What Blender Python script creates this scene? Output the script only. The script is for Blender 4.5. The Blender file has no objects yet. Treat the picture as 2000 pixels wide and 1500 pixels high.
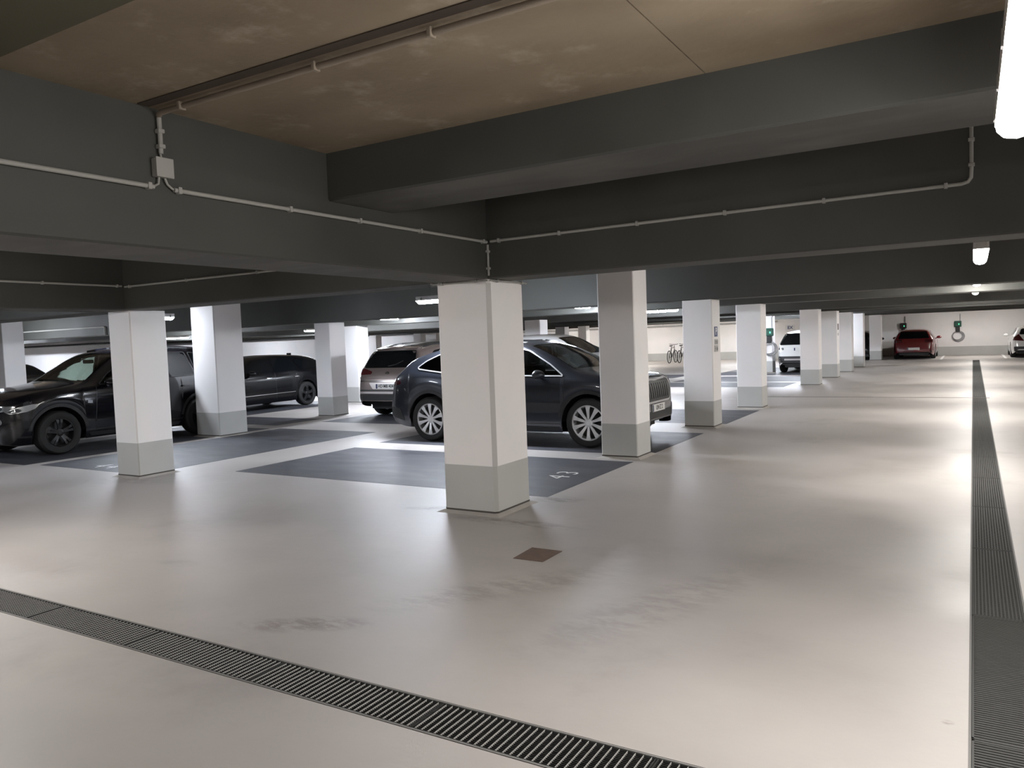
import bpy, bmesh, math, random
from math import sin, cos, pi, sqrt, radians
from mathutils import Vector, Matrix
from mathutils.bvhtree import BVHTree
from mathutils.geometry import delaunay_2d_cdt
random.seed(7)
S = bpy.context.scene
C = S.collection

# ------------------------------------------------------------------ camera
cam_d = bpy.data.cameras.new('camera'); cam = bpy.data.objects.new('camera', cam_d); C.objects.link(cam)
cam_d.sensor_fit = 'HORIZONTAL'; cam_d.sensor_width = 36.0; cam_d.lens = 36.0 * 1508.4 / 2000.0
cam_d.clip_start = 0.05; cam_d.clip_end = 400
cr = Vector((0.8585943, 0.51132419, -0.03692413)); cu = Vector((0.0027701, 0.06739684, 0.9977224)); cf = Vector((-0.51264817, 0.85674106, -0.05645012))
M = Matrix.Identity(4)
for i in range(3):
    M[i][0] = cr[i]; M[i][1] = cu[i]; M[i][2] = -cf[i]
M[0][3], M[1][3], M[2][3] = 0, 0, 1.6
cam.matrix_world = M
S.camera = cam
# ------------------------------------------------------------------ world, view
w = bpy.data.worlds.new('world'); S.world = w; w.use_nodes = True
w.node_tree.nodes['Background'].inputs[0].default_value = (0.0, 0.0, 0.0, 1)
w.node_tree.nodes['Background'].inputs[1].default_value = 0.0
S.view_settings.view_transform = 'Standard'
S.view_settings.look = 'None'
S.view_settings.gamma = 1.0
S.view_settings.exposure = 0.0
S.view_settings.use_curve_mapping = False
LAMP_WARM = (1.0, 0.965, 0.915); LAMP_COOL = (0.84, 0.90, 1.0)
LAMP_E = 255.0
S.cycles.max_bounces = 7; S.cycles.diffuse_bounces = 4; S.cycles.glossy_bounces = 3; S.cycles.transparent_max_bounces = 8
S.cycles.adaptive_threshold = 0.06; S.cycles.caustics_reflective = False; S.cycles.caustics_refractive = False

# ------------------------------------------------------------------ materials
MATS = {}
def mat(name, col, rough=0.5, metal=0.0, coat=0.0, emit=None, est=0.0, spec=0.5):
    if name in MATS: return MATS[name]
    m = bpy.data.materials.new(name); m.use_nodes = True
    b = m.node_tree.nodes['Principled BSDF']
    b.inputs['Base Color'].default_value = (*col, 1); b.inputs['Roughness'].default_value = rough
    b.inputs['Metallic'].default_value = metal; b.inputs['Coat Weight'].default_value = coat
    b.inputs['Coat Roughness'].default_value = 0.03
    b.inputs['Specular IOR Level'].default_value = spec
    if emit:
        b.inputs['Emission Color'].default_value = (*emit, 1); b.inputs['Emission Strength'].default_value = est
    MATS[name] = m
    return m
def noisy(name, c1, c2, scale, rough=(0.4, 0.6), detail=6.0, stretch=(1, 1, 1), bump=0.0, lo=0.35, hi=0.65, bscale=None, c3=None, s3=1.0, lo3=.6, hi3=.75, spec=.5):
    m = mat(name, c1, 0.5, spec=spec); nt = m.node_tree; N = nt.nodes; L = nt.links; b = N['Principled BSDF']
    geo = N.new('ShaderNodeNewGeometry'); mp = N.new('ShaderNodeMapping'); mp.inputs['Scale'].default_value = stretch
    L.new(geo.outputs['Position'], mp.inputs['Vector'])
    nz = N.new('ShaderNodeTexNoise'); nz.inputs['Scale'].default_value = scale; nz.inputs['Detail'].default_value = detail
    L.new(mp.outputs[0], nz.inputs['Vector'])
    r = N.new('ShaderNodeValToRGB'); r.color_ramp.elements[0].position = lo; r.color_ramp.elements[1].position = hi
    r.color_ramp.elements[0].color = (*c1, 1); r.color_ramp.elements[1].color = (*c2, 1)
    L.new(nz.outputs['Fac'], r.inputs['Fac'])
    out = r.outputs['Color']
    if c3:
        n3 = N.new('ShaderNodeTexNoise'); n3.inputs['Scale'].default_value = s3; n3.inputs['Detail'].default_value = 8
        n3.inputs['Roughness'].default_value = .65
        L.new(geo.outputs['Position'], n3.inputs['Vector'])
        mr3 = N.new('ShaderNodeMapRange'); mr3.interpolation_type = 'SMOOTHSTEP'; mr3.inputs['From Min'].default_value = lo3; mr3.inputs['From Max'].default_value = hi3
        L.new(n3.outputs['Fac'], mr3.inputs['Value'])
        mx = N.new('ShaderNodeMix'); mx.data_type = 'RGBA'
        L.new(mr3.outputs['Result'], mx.inputs['Factor']); L.new(out, mx.inputs[6]); mx.inputs[7].default_value = (*c3, 1)
        out = mx.outputs[2]
    L.new(out, b.inputs['Base Color'])
    mr = N.new('ShaderNodeMapRange'); mr.inputs['From Min'].default_value = .3; mr.inputs['From Max'].default_value = .7
    mr.inputs['To Min'].default_value = rough[0]; mr.inputs['To Max'].default_value = rough[1]
    L.new(nz.outputs['Fac'], mr.inputs['Value']); L.new(mr.outputs['Result'], b.inputs['Roughness'])
    if bump:
        n2 = N.new('ShaderNodeTexNoise'); n2.inputs['Scale'].default_value = bscale or scale * 4; n2.inputs['Detail'].default_value = 5
        L.new(geo.outputs['Position'], n2.inputs['Vector'])
        bp = N.new('ShaderNodeBump'); bp.inputs['Strength'].default_value = bump; bp.inputs['Distance'].default_value = 0.02
        L.new(n2.outputs['Fac'], bp.inputs['Height']); L.new(bp.outputs['Normal'], b.inputs['Normal'])
    return m
M_floor = noisy('floor_coating', (.315, .292, .278), (.405, .378, .358), 0.6, (.40, .54), 6, (1, 1.4, 1), .09, .3, .7, 9.0, c3=(.25, .225, .21), s3=.7, lo3=.50, hi3=.85)
def stains(m, spots, col):
    nt = m.node_tree; N = nt.nodes; L = nt.links; b = N['Principled BSDF']
    geo = N.new('ShaderNodeNewGeometry'); nz = N.new('ShaderNodeTexNoise'); nz.inputs['Scale'].default_value = 5.0; nz.inputs['Detail'].default_value = 6; nz.inputs['Roughness'].default_value = .7
    mpn = N.new('ShaderNodeMapping'); mpn.inputs['Scale'].default_value = (1, 2.2, 1); mpn.inputs['Rotation'].default_value = (0, 0, .5)
    L.new(geo.outputs['Position'], mpn.inputs['Vector']); L.new(mpn.outputs[0], nz.inputs['Vector'])
    tot = None
    for x, y, rx, ry, rot, k in spots:
        mp = N.new('ShaderNodeMapping'); mp.vector_type = 'TEXTURE'; mp.inputs['Location'].default_value = (x, y, 0); mp.inputs['Rotation'].default_value = (0, 0, rot); mp.inputs['Scale'].default_value = (rx, ry, 1)
        L.new(geo.outputs['Position'], mp.inputs['Vector'])
        ln = N.new('ShaderNodeVectorMath'); ln.operation = 'LENGTH'; L.new(mp.outputs[0], ln.inputs[0])
        r = N.new('ShaderNodeMapRange'); r.interpolation_type = 'SMOOTHSTEP'; r.inputs['From Min'].default_value = 1.0; r.inputs['From Max'].default_value = .2; r.inputs['To Max'].default_value = k
        L.new(ln.outputs['Value'], r.inputs['Value'])
        if tot is None: tot = r.outputs['Result']
        else:
            a = N.new('ShaderNodeMath'); a.operation = 'MAXIMUM'; L.new(tot, a.inputs[0]); L.new(r.outputs['Result'], a.inputs[1]); tot = a.outputs[0]
    nr = N.new('ShaderNodeMapRange'); nr.interpolation_type = 'SMOOTHSTEP'; nr.inputs['From Min'].default_value = .38; nr.inputs['From Max'].default_value = .62; L.new(nz.outputs['Fac'], nr.inputs['Value'])
    mu = N.new('ShaderNodeMath'); mu.operation = 'MULTIPLY'; L.new(tot, mu.inputs[0]); L.new(nr.outputs['Result'], mu.inputs[1])
    mx = N.new('ShaderNodeMix'); mx.data_type = 'RGBA'; src = b.inputs['Base Color'].links[0].from_socket
    L.new(mu.outputs[0], mx.inputs['Factor']); L.new(src, mx.inputs[6]); mx.inputs[7].default_value = (*col, 1); L.new(mx.outputs[2], b.inputs['Base Color'])
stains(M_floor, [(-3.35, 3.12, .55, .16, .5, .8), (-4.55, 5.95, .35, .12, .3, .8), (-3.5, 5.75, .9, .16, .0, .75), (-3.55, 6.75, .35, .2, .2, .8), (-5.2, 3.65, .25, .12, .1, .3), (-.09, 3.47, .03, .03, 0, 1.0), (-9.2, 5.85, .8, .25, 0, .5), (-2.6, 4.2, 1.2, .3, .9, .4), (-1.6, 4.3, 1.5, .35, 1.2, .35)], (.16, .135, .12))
M_bay = noisy('bay_paint', (.036, .037, .044), (.068, .069, .08), 1.6, (.45, .62), 8, (1, 2.2, 1), 0, .3, .7, 2.0, spec=.28)
M_white = noisy('white_wall_paint', (.80, .795, .795), (.85, .815, .815), 1.5, (.55, .7), 4)
M_band = noisy('grey_band_paint', (.455, .458, .445), (.49, .492, .478), 2.0, (.45, .6), 4)
M_beam = noisy('grey_beam_paint', (.049, .050, .045), (.063, .064, .058), 1.2, (.55, .7), 6)
M_beam_old = noisy('grey_beam_paint_worn', (.13, .125, .118), (.175, .17, .16), 2.0, (.55, .7), 6)
M_soffit = noisy('soffit_overspray_bounce', (.062, .061, .056), (.105, .103, .095), .9, (.6, .75), 3, (1, 2.5, 1), 0, .42, .56)  # overspray patches, with a paler tone standing in for bounced floor light
M_ceil = noisy('raw_formwork_concrete', (.195, .150, .102), (.285, .228, .165), 1.3, (.6, .8), 10, (1, 1.6, 1), .25, .3, .68, 14, c3=(.38, .32, .25), s3=3.0, lo3=.52, hi3=.75)
M_ceilpaint = noisy('ceiling_paint_olive', (.085, .078, .05), (.10, .092, .06), 2.0, (.6, .75), 5)
M_cove = noisy('cove_mortar', (.36, .335, .31), (.44, .42, .39), 3, (.5, .7), 6)
M_seal = mat('dark_sealant', (.06, .052, .045), .6)
M_galv = noisy('galvanised_steel', (.022, .022, .022), (.034, .034, .033), 30, (.7, .9), 2, spec=.15)
M_galv2 = mat('galvanised_edge', (.17, .165, .158), .7, spec=.25)
M_rib = mat('galvanised_rib', (.085, .085, .082), .85, spec=.15)
M_bar = mat('galvanised_bar', (.30, .295, .285), .6, spec=.3)
M_satin = mat('satin_chrome', (.60, .60, .61), .32, .6)
M_dirt = mat('channel_dirt', (.012, .011, .010), .9)
M_rust = noisy('rusty_cover', (.10, .066, .052), (.15, .105, .085), 18, (.6, .8), 6)
M_conduit = mat('grey_pvc', (.34, .335, .315), .55)
M_lampbody = mat('lamp_housing', (.6, .6, .6), .4)
M_linepaint = noisy('white_line_paint', (.68, .68, .67), (.78, .78, .77), 8, (.5, .6), 5)
M_black = mat('black_plastic', (.012, .012, .013), .45)
M_dark = mat('dark_trim', (.014, .014, .015), .5)
M_rubber = mat('tyre_rubber', (.011, .011, .011), .75)
M_chrome = mat('chrome', (.75, .75, .76), .12, 1.0)
M_alloy = mat('silver_alloy', (.72, .72, .73), .35, .45)
M_blackalloy = mat('black_alloy', (.018, .018, .019), .35, .3)
M_bglass = mat('tinted_glass', (.004, .005, .006), .03, spec=.25)
M_seat = mat('seat_fabric', (.02, .02, .021), .8)
M_lens = mat('lamp_lens_red', (.055, .005, .008), .12, 0, .6)
M_headl = mat('headlamp_silver', (.30, .31, .32), .2, .7)
M_headd = mat('headlamp_glass', (.05, .055, .06), .05, 0, .8)
M_plate = mat('plate_white', (.74, .74, .73), .4)
M_plateblue = mat('plate_blue', (.02, .03, .10), .4)
M_ink = mat('black_ink', (.015, .015, .015), .5)
M_signblue = mat('sign_blue', (.025, .045, .16), .4)
M_signgrey = mat('sign_grey', (.40, .39, .38), .5)
M_green = mat('charger_green', (.006, .07, .045), .35)
M_led = mat('charger_led', (.1, .6, .35), .3, emit=(.15, 1, .55), est=.7)
M_coil = mat('cable_grey', (.30, .30, .31), .5)
M_pipe = mat('pipe_grey', (.42, .42, .42), .5)
def glass_mat(name, tint, refl=.9):
    m = bpy.data.materials.new(name); m.use_nodes = True; nt = m.node_tree; N = nt.nodes; L = nt.links
    N.remove(N['Principled BSDF']); o = N['Material Output']
    tr = N.new('ShaderNodeBsdfTransparent'); tr.inputs[0].default_value = (*tint, 1)
    gl = N.new('ShaderNodeBsdfGlossy'); gl.inputs['Roughness'].default_value = .02; gl.inputs[0].default_value = (refl, refl, refl, 1)
    fr = N.new('ShaderNodeFresnel'); fr.inputs['IOR'].default_value = 1.5
    mx = N.new('ShaderNodeMixShader'); L.new(fr.outputs[0], mx.inputs[0]); L.new(tr.outputs[0], mx.inputs[1]); L.new(gl.outputs[0], mx.inputs[2])
    L.new(mx.outputs[0], o.inputs[0]); MATS[name] = m
    return m
M_clear = glass_mat('green_tint_glass', (.62, .72, .66)); M_smoke = glass_mat('smoked_glass', (.22, .24, .24))
def lamp_mat(name, col, e):
    m = bpy.data.materials.new(name); m.use_nodes = True; nt = m.node_tree; N = nt.nodes
    N.remove(N['Principled BSDF']); em = N.new('ShaderNodeEmission'); em.inputs[0].default_value = (*col, 1); em.inputs[1].default_value = e
    nt.links.new(em.outputs[0], N['Material Output'].inputs[0]); return m
M_lampW = lamp_mat('lamp_diffuser_neutral', LAMP_WARM, LAMP_E * .75)
M_lampC = lamp_mat('lamp_diffuser_cool', LAMP_COOL, LAMP_E * 1.4)

# ------------------------------------------------------------------ mesh helpers
class MB:
    def __init__(s): s.v = []; s.f = []
    def add(s, vs, fs):
        o = len(s.v); s.v += [tuple(v) for v in vs]; s.f += [tuple(i + o for i in f) for f in fs]; return s
    def box(s, x0, x1, y0, y1, z0, z1):
        return s.add([(x0, y0, z0), (x1, y0, z0), (x1, y1, z0), (x0, y1, z0), (x0, y0, z1), (x1, y0, z1), (x1, y1, z1), (x0, y1, z1)],
                     [(0, 3, 2, 1), (4, 5, 6, 7), (0, 1, 5, 4), (1, 2, 6, 5), (2, 3, 7, 6), (3, 0, 4, 7)])
    def cbox(s, x0, x1, y0, y1, z0, z1, c):
        # box with chamfered vertical edges
        p = [(x0 + c, y0), (x1 - c, y0), (x1, y0 + c), (x1, y1 - c), (x1 - c, y1), (x0 + c, y1), (x0, y1 - c), (x0, y0 + c)]
        return s.prism(p, z0, z1)
    def prism(s, p, z0, z1):
        n = len(p)
        return s.add([(x, y, z0) for x, y in p] + [(x, y, z1) for x, y in p],
                     [tuple(range(n - 1, -1, -1)), tuple(range(n, 2 * n))] + [(i, (i + 1) % n, n + (i + 1) % n, n + i) for i in range(n)])
    def rbox(s, x0, x1, y0, y1, z0, z1, r):
        # fully chamfered box
        X = ((x0, x0 + r), (x1, x1 - r)); Y = ((y0, y0 + r), (y1, y1 - r)); Z = ((z0, z0 + r), (z1, z1 - r))
        bm = bmesh.new(); bmesh.ops.create_cube(bm, size=1)
        for v in bm.verts:
            v.co = ((x0 + x1) / 2 + v.co.x * (x1 - x0), (y0 + y1) / 2 + v.co.y * (y1 - y0), (z0 + z1) / 2 + v.co.z * (z1 - z0))
        bmesh.ops.bevel(bm, geom=bm.edges[:], offset=r, segments=2, affect='EDGES', profile=.5)
        bm.verts.index_update()
        s.add([v.co[:] for v in bm.verts], [tuple(v.index for v in f.verts) for f in bm.faces]); bm.free(); return s
    def tube(s, pts, r, n=8, closed=False, cap=True):
        pts = [Vector(p) for p in pts]; m = len(pts); o = len(s.v); prev = None
        for i, p in enumerate(pts):
            if closed: t = pts[(i + 1) % m] - pts[i - 1]
            else: t = (pts[min(i + 1, m - 1)] - pts[max(i - 1, 0)])
            t.normalize()
            if prev is None:
                a = Vector((0, 0, 1)) if abs(t.z) < .9 else Vector((1, 0, 0)); u = t.cross(a).normalized()
            else:
                u = (prev - t * prev.dot(t)).normalized()
            prev = u; v = t.cross(u)
            rr = r[i] if isinstance(r, (list, tuple)) else r
            for k in range(n):
                a = 2 * pi * k / n; q = p + u * cos(a) * rr + v * sin(a) * rr; s.v.append(q[:])
        for i in range(m if closed else m - 1):
            j = (i + 1) % m
            for k in range(n):
                s.f.append((o + i * n + k, o + i * n + (k + 1) % n, o + j * n + (k + 1) % n, o + j * n + k))
        if cap and not closed:
            s.f.append(tuple(o + k for k in range(n - 1, -1, -1))); s.f.append(tuple(o + (m - 1) * n + k for k in range(n)))
        return s
    def lathe_y(s, prof, n=40, cx=0, cz=0, closed=True):
        # profile of (r, y) revolved about the y axis
        o = len(s.v); m = len(prof)
        for i in range(n):
            a = 2 * pi * i / n
            for r, y in prof: s.v.append((cx + r * cos(a), y, cz + r * sin(a)))
        for i in range(n):
            j = (i + 1) % n
            for k in range(m if closed else m - 1):
                l = (k + 1) % m
                s.f.append((o + i * m + k, o + j * m + k, o + j * m + l, o + i * m + l))
        return s
    def mesh(s, name, material, smooth=False, fix=True):
        me = bpy.data.meshes.new(name); me.from_pydata(s.v, [], s.f); me.update()
        if fix:
            bm = bmesh.new(); bm.from_mesh(me); bmesh.ops.recalc_face_normals(bm, faces=bm.faces[:]); bm.to_mesh(me); bm.free()
        if material: me.materials.append(material)
        if smooth:
            for p in me.polygons: p.use_smooth = True
            if smooth != 'all':
                bm = bmesh.new(); bm.from_mesh(me)
                for e in bm.edges:
                    if len(e.link_faces) == 2 and e.calc_face_angle(0) > radians(38): e.smooth = False
                bm.to_mesh(me); bm.free()
        return me
    def build(s, name, material, parent=None, smooth=False):
        return link(name, s.mesh(name, material, smooth), parent)
def link(name, me, parent=None, loc=(0, 0, 0), rz=0):
    o = bpy.data.objects.new(name, me); C.objects.link(o); o.location = loc; o.rotation_euler[2] = rz
    if parent: o.parent = parent
    return o
def tag(o, label=None, cat=None, group=None, kind=None):
    if label: o['label'] = label
    if cat: o['category'] = cat
    if group: o['group'] = group
    if kind: o['kind'] = kind
    return o
def thing(name, label, cat, loc=(0, 0, 0), rz=0, group=None):
    o = bpy.data.objects.new(name, None); C.objects.link(o); o.location = loc; o.rotation_euler[2] = rz; o.empty_display_size = .2
    return tag(o, label, cat, group)
def box(name, m, parent, *a): return MB().box(*a).build(name, m, parent)
def text_mesh(txt, size, depth, material, bold=0.0, space=1.0):
    cu_ = bpy.data.curves.new('lettering', 'FONT'); cu_.body = txt; cu_.size = size; cu_.extrude = depth / 2; cu_.offset = bold; cu_.space_character = space
    cu_.align_x = 'CENTER'; cu_.align_y = 'CENTER'; cu_.resolution_u = 3
    o = bpy.data.objects.new('lettering', cu_); C.objects.link(o)
    dg = bpy.context.evaluated_depsgraph_get(); me = bpy.data.meshes.new_from_object(o.evaluated_get(dg))
    bpy.data.objects.remove(o); bpy.data.curves.remove(cu_)
    me.materials.clear(); me.materials.append(material)
    return me

# ------------------------------------------------------------------ layout numbers
ZC, ZB, Z2 = 2.90, 2.16, 2.585           # slab, main beam soffit, secondary beam soffit
ROW = 3.4575; Y0 = 5.90; XA = -3.7376
YB = [Y0 + i * ROW for i in range(12)]
YF = 45.6                                # far wall
XL, XR, YN = -80.0, 12.0, -9.0

# ------------------------------------------------------------------ floor with the two channel slots
fm = MB()
for a in ((XL, -.02, 2.71, YF + .3), (XL, -.02, YN - .3, 2.44), (.245, XR, YN - .3, YF + .3), (-.02, .245, 39.3, YF + .3)):
    fm.box(a[0], a[1], a[2], a[3], -.2, 0)
floor = tag(fm.build('floor', M_floor), 'pale beige coated garage floor', kind='structure')
tag(MB().box(XL, XR, YN - .3, YF + .3, -.3, -.16).build('floor_base', M_dirt), kind='structure', label='dark bed under the drain slots')
# ------------------------------------------------------------------ walls
def wall(name, x0, x1, y0, y1, label, face):
    o = tag(MB().box(x0, x1, y0, y1, 0, ZC + .3).build(name, M_white), label, kind='structure')
    b = MB()
    if face == '-y': b.box(x0, x1, y0 - .006, y0, 0, .45)
    elif face == '+x': b.box(x1, x1 + .006, y0, y1, 0, .45)
    elif face == '-x': b.box(x0 - .006, x0, y0, y1, 0, .45)
    else: b.box(x0, x1, y1, y1 + .006, 0, .45)
    b.build('painted_band', M_band, o)
    return o
wall('wall_far', -26.5, XR + .3, YF, YF + .3, 'white far end wall with grey painted base band', '-y')
wall('wall_far_left', XL, -26.8, 36.0, 36.3, 'white set forward end wall on the far left', '-y')
wall('wall_return', -26.8, -26.5, 36.0, YF + .3, 'white return wall between the two end walls', '+x')
wall('wall_right', XR, XR + .3, YN - .3, YF, 'white side wall right of the aisle', '-x')
wall('wall_left', XL - .3, XL, YN - .3, 36.3, 'white side wall far to the left', '+x')
wall('wall_near', XL, XR, YN - .3, YN, 'white wall behind the viewpoint', '+y')
wall('wall_partition', XL, -26.9, 18.0, 18.25, 'white partition wall behind the black cars at far left', '-y')
# ------------------------------------------------------------------ ceiling: formwork panels with open joints
ceil = tag(MB().box(XL, XR, YN - .3, YF + .3, ZC + .02, ZC + .3).build('ceiling', M_seal), 'raw brown formwork concrete ceiling', kind='structure')
pans = [(-3.7376, -1.153), (-1.147, 1.55), (1.556, 4.15), (4.156, 6.75), (6.756, XR)]
for x0, x1 in pans:
    box('ceiling_panel', M_ceil, ceil, x0, x1, 1.82, 3.92, ZC, ZC + .02)
    box('ceiling_panel', M_ceilpaint, ceil, x0, x1, YN, 1.82, ZC, ZC + .02)
    box('ceiling_panel', M_ceil, ceil, x0, x1, 4.6, Y0, ZC, ZC + .02)
ys = [Y0 + .4] + [y for y in YB[1:]] + [YF]
box('ceiling_panel', M_ceil, ceil, XL, XA - .5, YN, Y0, ZC, ZC + .02)
for a, b in zip(ys[:-1], ys[1:]):
    box('ceiling_panel', M_ceil, ceil, XL, -20.003, a + .003, b - .003, ZC, ZC + .02)
    box('ceiling_panel', M_ceil, ceil, -19.997, XR, a + .003, b - .003, ZC, ZC + .02)

# ------------------------------------------------------------------ beams
def beam(x0, x1, y0, y1, z0, label, m=M_beam, c=.012, group=None):
    o = MB()
    if x1 - x0 > y1 - y0:
        p = [(y0, ZC), (y0, z0 + c), (y0 + c, z0), (y1 - c, z0), (y1, z0 + c), (y1, ZC)]
        n = 6; o.add([(x0, a, b) for a, b in p] + [(x1, a, b) for a, b in p], [tuple(range(6)), tuple(range(11, 5, -1))] + [(i, i + 6, (i + 1) % 6 + 6, (i + 1) % 6) for i in range(6)])
    else:
        p = [(x0, ZC), (x0, z0 + c), (x0 + c, z0), (x1 - c, z0), (x1, z0 + c), (x1, ZC)]
        o.add([(a, y0, b) for a, b in p] + [(a, y1, b) for a, b in p], [tuple(range(6)), tuple(range(11, 5, -1))] + [(i, i + 6, (i + 1) % 6 + 6, (i + 1) % 6) for i in range(6)])
    ob = tag(o.build('concrete_beam', m), label, 'beam', group)
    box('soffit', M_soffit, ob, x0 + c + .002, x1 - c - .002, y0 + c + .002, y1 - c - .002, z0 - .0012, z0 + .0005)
    return ob
BW = .42
beam(XA - .585, XA, YN, Y0, ZB, 'deep grey beam running from upper left to the nearest column')
beam(-9.75, -9.167, YN, Y0, ZB, 'grey beam running to the second column, at the left edge')
beam(XL, XR, Y0, Y0 + BW, ZB, 'long grey cross beam over the nearest column')
beam(XA, XR, 3.92, 4.60, Z2, 'shallow wide grey beam crossing the brown ceiling bay')
beam(XL, XR, YB[1] - .05, YB[1] + .63, Z2, 'shallow grey beam over the column beside bay 43')
for i, l in ((2, 'grey cross beam over the column with the blue sign'), (3, 'grey cross beam just past the column with the blue sign'),
             (5, 'grey cross beam over the fifth column of the right row'), (6, 'grey cross beam over the sixth column of the right row'),
             (7, 'grey cross beam above the white car by the wall charger'), (8, 'grey cross beam far down the aisle'), (10, 'last grey cross beam before the end wall')):
    beam(XL if i < 8 else -26.4, XR, YB[i], YB[i] + BW, ZB, l)

# ------------------------------------------------------------------ columns
def column(xr, y, sx, sy, top, label, c=.012):
    t = thing('concrete_column', label, 'column', (xr - sx / 2, y + sy / 2, 0), group='white columns with grey base band')
    a, b = sx / 2, sy / 2
    MB().cbox(-a, a, -b, b, .455, top, c).build('shaft', M_white, t)
    MB().cbox(-a - .0015, a + .0015, -b - .0015, b + .0015, .02, .455, c).build('base_band', M_band, t)
    k = MB(); q = .06
    k.add([(-a - q, -b - q, 0), (a + q, -b - q, 0), (a + q, b + q, 0), (-a - q, b + q, 0), (-a - .004, -b - .004, .022), (a + .004, -b - .004, .022), (a + .004, b + .004, .022), (-a - .004, b + .004, .022)],
          [(0, 3, 2, 1), (4, 5, 6, 7), (0, 1, 5, 4), (1, 2, 6, 5), (2, 3, 7, 6), (3, 0, 4, 7)])
    k.build('base_cove', M_cove, t)
    MB().cbox(-a - .004, a + .004, -b - .004, b + .004, .016, .038, c).build('sealant_joint', M_seal, t)
    return t
c1 = column(XA, Y0, .587, .62, ZB, 'nearest and widest white column, in the picture centre', .028)
MB().prism([(.2640, -.3135), (.2980, -.2795), (.2930, -.2795), (.2640, -.3085)], .042, 2.125).build('corner_strip', mat('corner_strip_grey', (.56, .55, .54), .5), c1)
for i, l, h in ((1, 'white column right of the dark car, between its wheel and its nose', Z2), (2, 'white column with the blue sign on its aisle side', ZB), (3, 'white column just beyond the one with the blue sign', ZB),
             (5, 'white column hiding the right half of the white car', ZB), (6, 'white column with the small dark sign, sixth along the aisle', ZB), (7, 'white column behind the one with the small dark sign', ZB),
             (8, 'second last visible white column along the aisle', ZB), (10, 'last white column before the parked red car', ZB)):
    column(XA, YB[i], .508, .475, h, l)
column(-9.22, Y0 + .09, .462, .514, ZB, 'white column in front of the black car at left')
column(-12.0, 9.445, .648, .639, Z2 - .001, 'white column at the black car\'s tail, second from left')
column(-12.58, YB[2] + .2, .475, .508, ZB, 'shadowed grey white column between the black sedan and brown car')
column(-19.3, YB[1], .508, .475, Z2, 'white column cut by the left picture edge')
column(-14.70, YB[3], .508, .475, ZB, 'white column left of the brown car, beside the shadowed one')
column(-10.72, 19.6, .508, .475, ZB, 'white column above the dark car\'s roof, right of the nearest column')
column(-17.00, YB[8], .508, .475, ZB, 'far white column above the dark car\'s windscreen')
column(-18.90, 40.0, .508, .475, 2.4, 'farthest white column above the dark car\'s windscreen')
column(-28.90, YB[8], .508, .475, ZB, 'far white column over the left end of the brown car\'s roof')
column(-26.20, YB[8] + .6, .508, .475, 2.4, 'far white column over the middle of the brown car\'s roof')
column(-6.50, YB[7], .508, .475, ZB, 'white column carrying a wall charger beside the white car')

# ------------------------------------------------------------------ bays and floor marks
def bay(x0, x1, y0, y1, label, num=None, npos=None, nrot=0):
    t = thing('parking_bay', label, 'parking bay', ((x0 + x1) / 2, (y0 + y1) / 2, 0), group='dark painted parking bays')
    a, b = (x1 - x0) / 2, (y1 - y0) / 2
    box('painted_field', M_bay, t, -a, a, -b, b, 0, .002)
    if num:
        o = link('bay_number', text_mesh(num, .40, .001, M_linepaint, -.005, 1.35), t, (npos[0] - (x0 + x1) / 2, npos[1] - (y0 + y1) / 2, .0028), nrot)
        tag(o, 'white painted number ' + num)
    return t
bay(-8.40, -3.71, 6.82, 9.13, 'empty dark parking bay numbered 43 behind the nearest column', '43', (-4.12, 8.0), pi / 2)
bay(-8.40, -3.71, 9.72, 12.12, 'dark parking bay under the blue grey electric car')
bay(-11.97, -9.48, 6.20, 10.88, 'empty dark parking bay beside the big black car', '44', (-10.72, 6.47), 0)
bay(-14.65, -12.22, 6.10, 10.80, 'dark parking bay under the big black car')
bay(-8.40, -3.71, 13.45, 15.9, 'dark parking bay behind the column with the blue sign')
bay(-12.05, -9.55, 12.1, 17.1, 'dark parking bay under the brown car')
bay(-14.9, -12.55, 11.3, 12.6, 'short dark painted field in front of the shadowed column')
bay(-18.1, -15.3, 11.6, 16.9, 'dark parking bay under the black sedan')
bay(-8.7, -4.6, 22.6, 24.6, 'dark parking bay before the fifth column')
bay(-8.7, -4.5, 25.1, 28.0, 'dark parking bay between the aisle columns and the white car')
bay(-8.6, -4.4, 28.7, 34.6, 'dark parking bay under the white car by the charger')
bay(-14.4, -9.9, 24.6, 26.6, 'dark parking bay behind the electric car\'s nose')
bay(-13.4, -9.4, 27.2, 29.6, 'farther dark parking bay behind the electric car\'s nose')
# expansion joint, parking lines
tag(box('expansion_joint', M_seal, None, -4.6, .3, 19.25, 19.30, 0, .003), 'thin dark expansion joint across the aisle floor', 'floor joint')
for x, l in ((-1.27, 'white bay line beside the red car'), (1.25, 'white bay line beside the white car at the right edge')):
    tag(box('bay_line', M_linepaint, None, x - .05, x + .05, 40.4, 45.5, 0, .003), l, 'bay line', 'white bay lines at the end wall')
tag(MB().add([(-2.92, 5.09, 0), (-2.66, 5.09, 0), (-2.66, 4.785, 0), (-2.905, 4.78, 0), (-2.92, 5.09, .004), (-2.66, 5.09, .004), (-2.66, 4.785, .004), (-2.905, 4.78, .004)],
      [(0, 1, 2, 3), (7, 6, 5, 4), (0, 4, 5, 1), (1, 5, 6, 2), (2, 6, 7, 3), (3, 7, 4, 0)]).build('floor_cover', M_rust), 'small brown inspection cover in the floor before the nearest column', 'cover')
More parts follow.
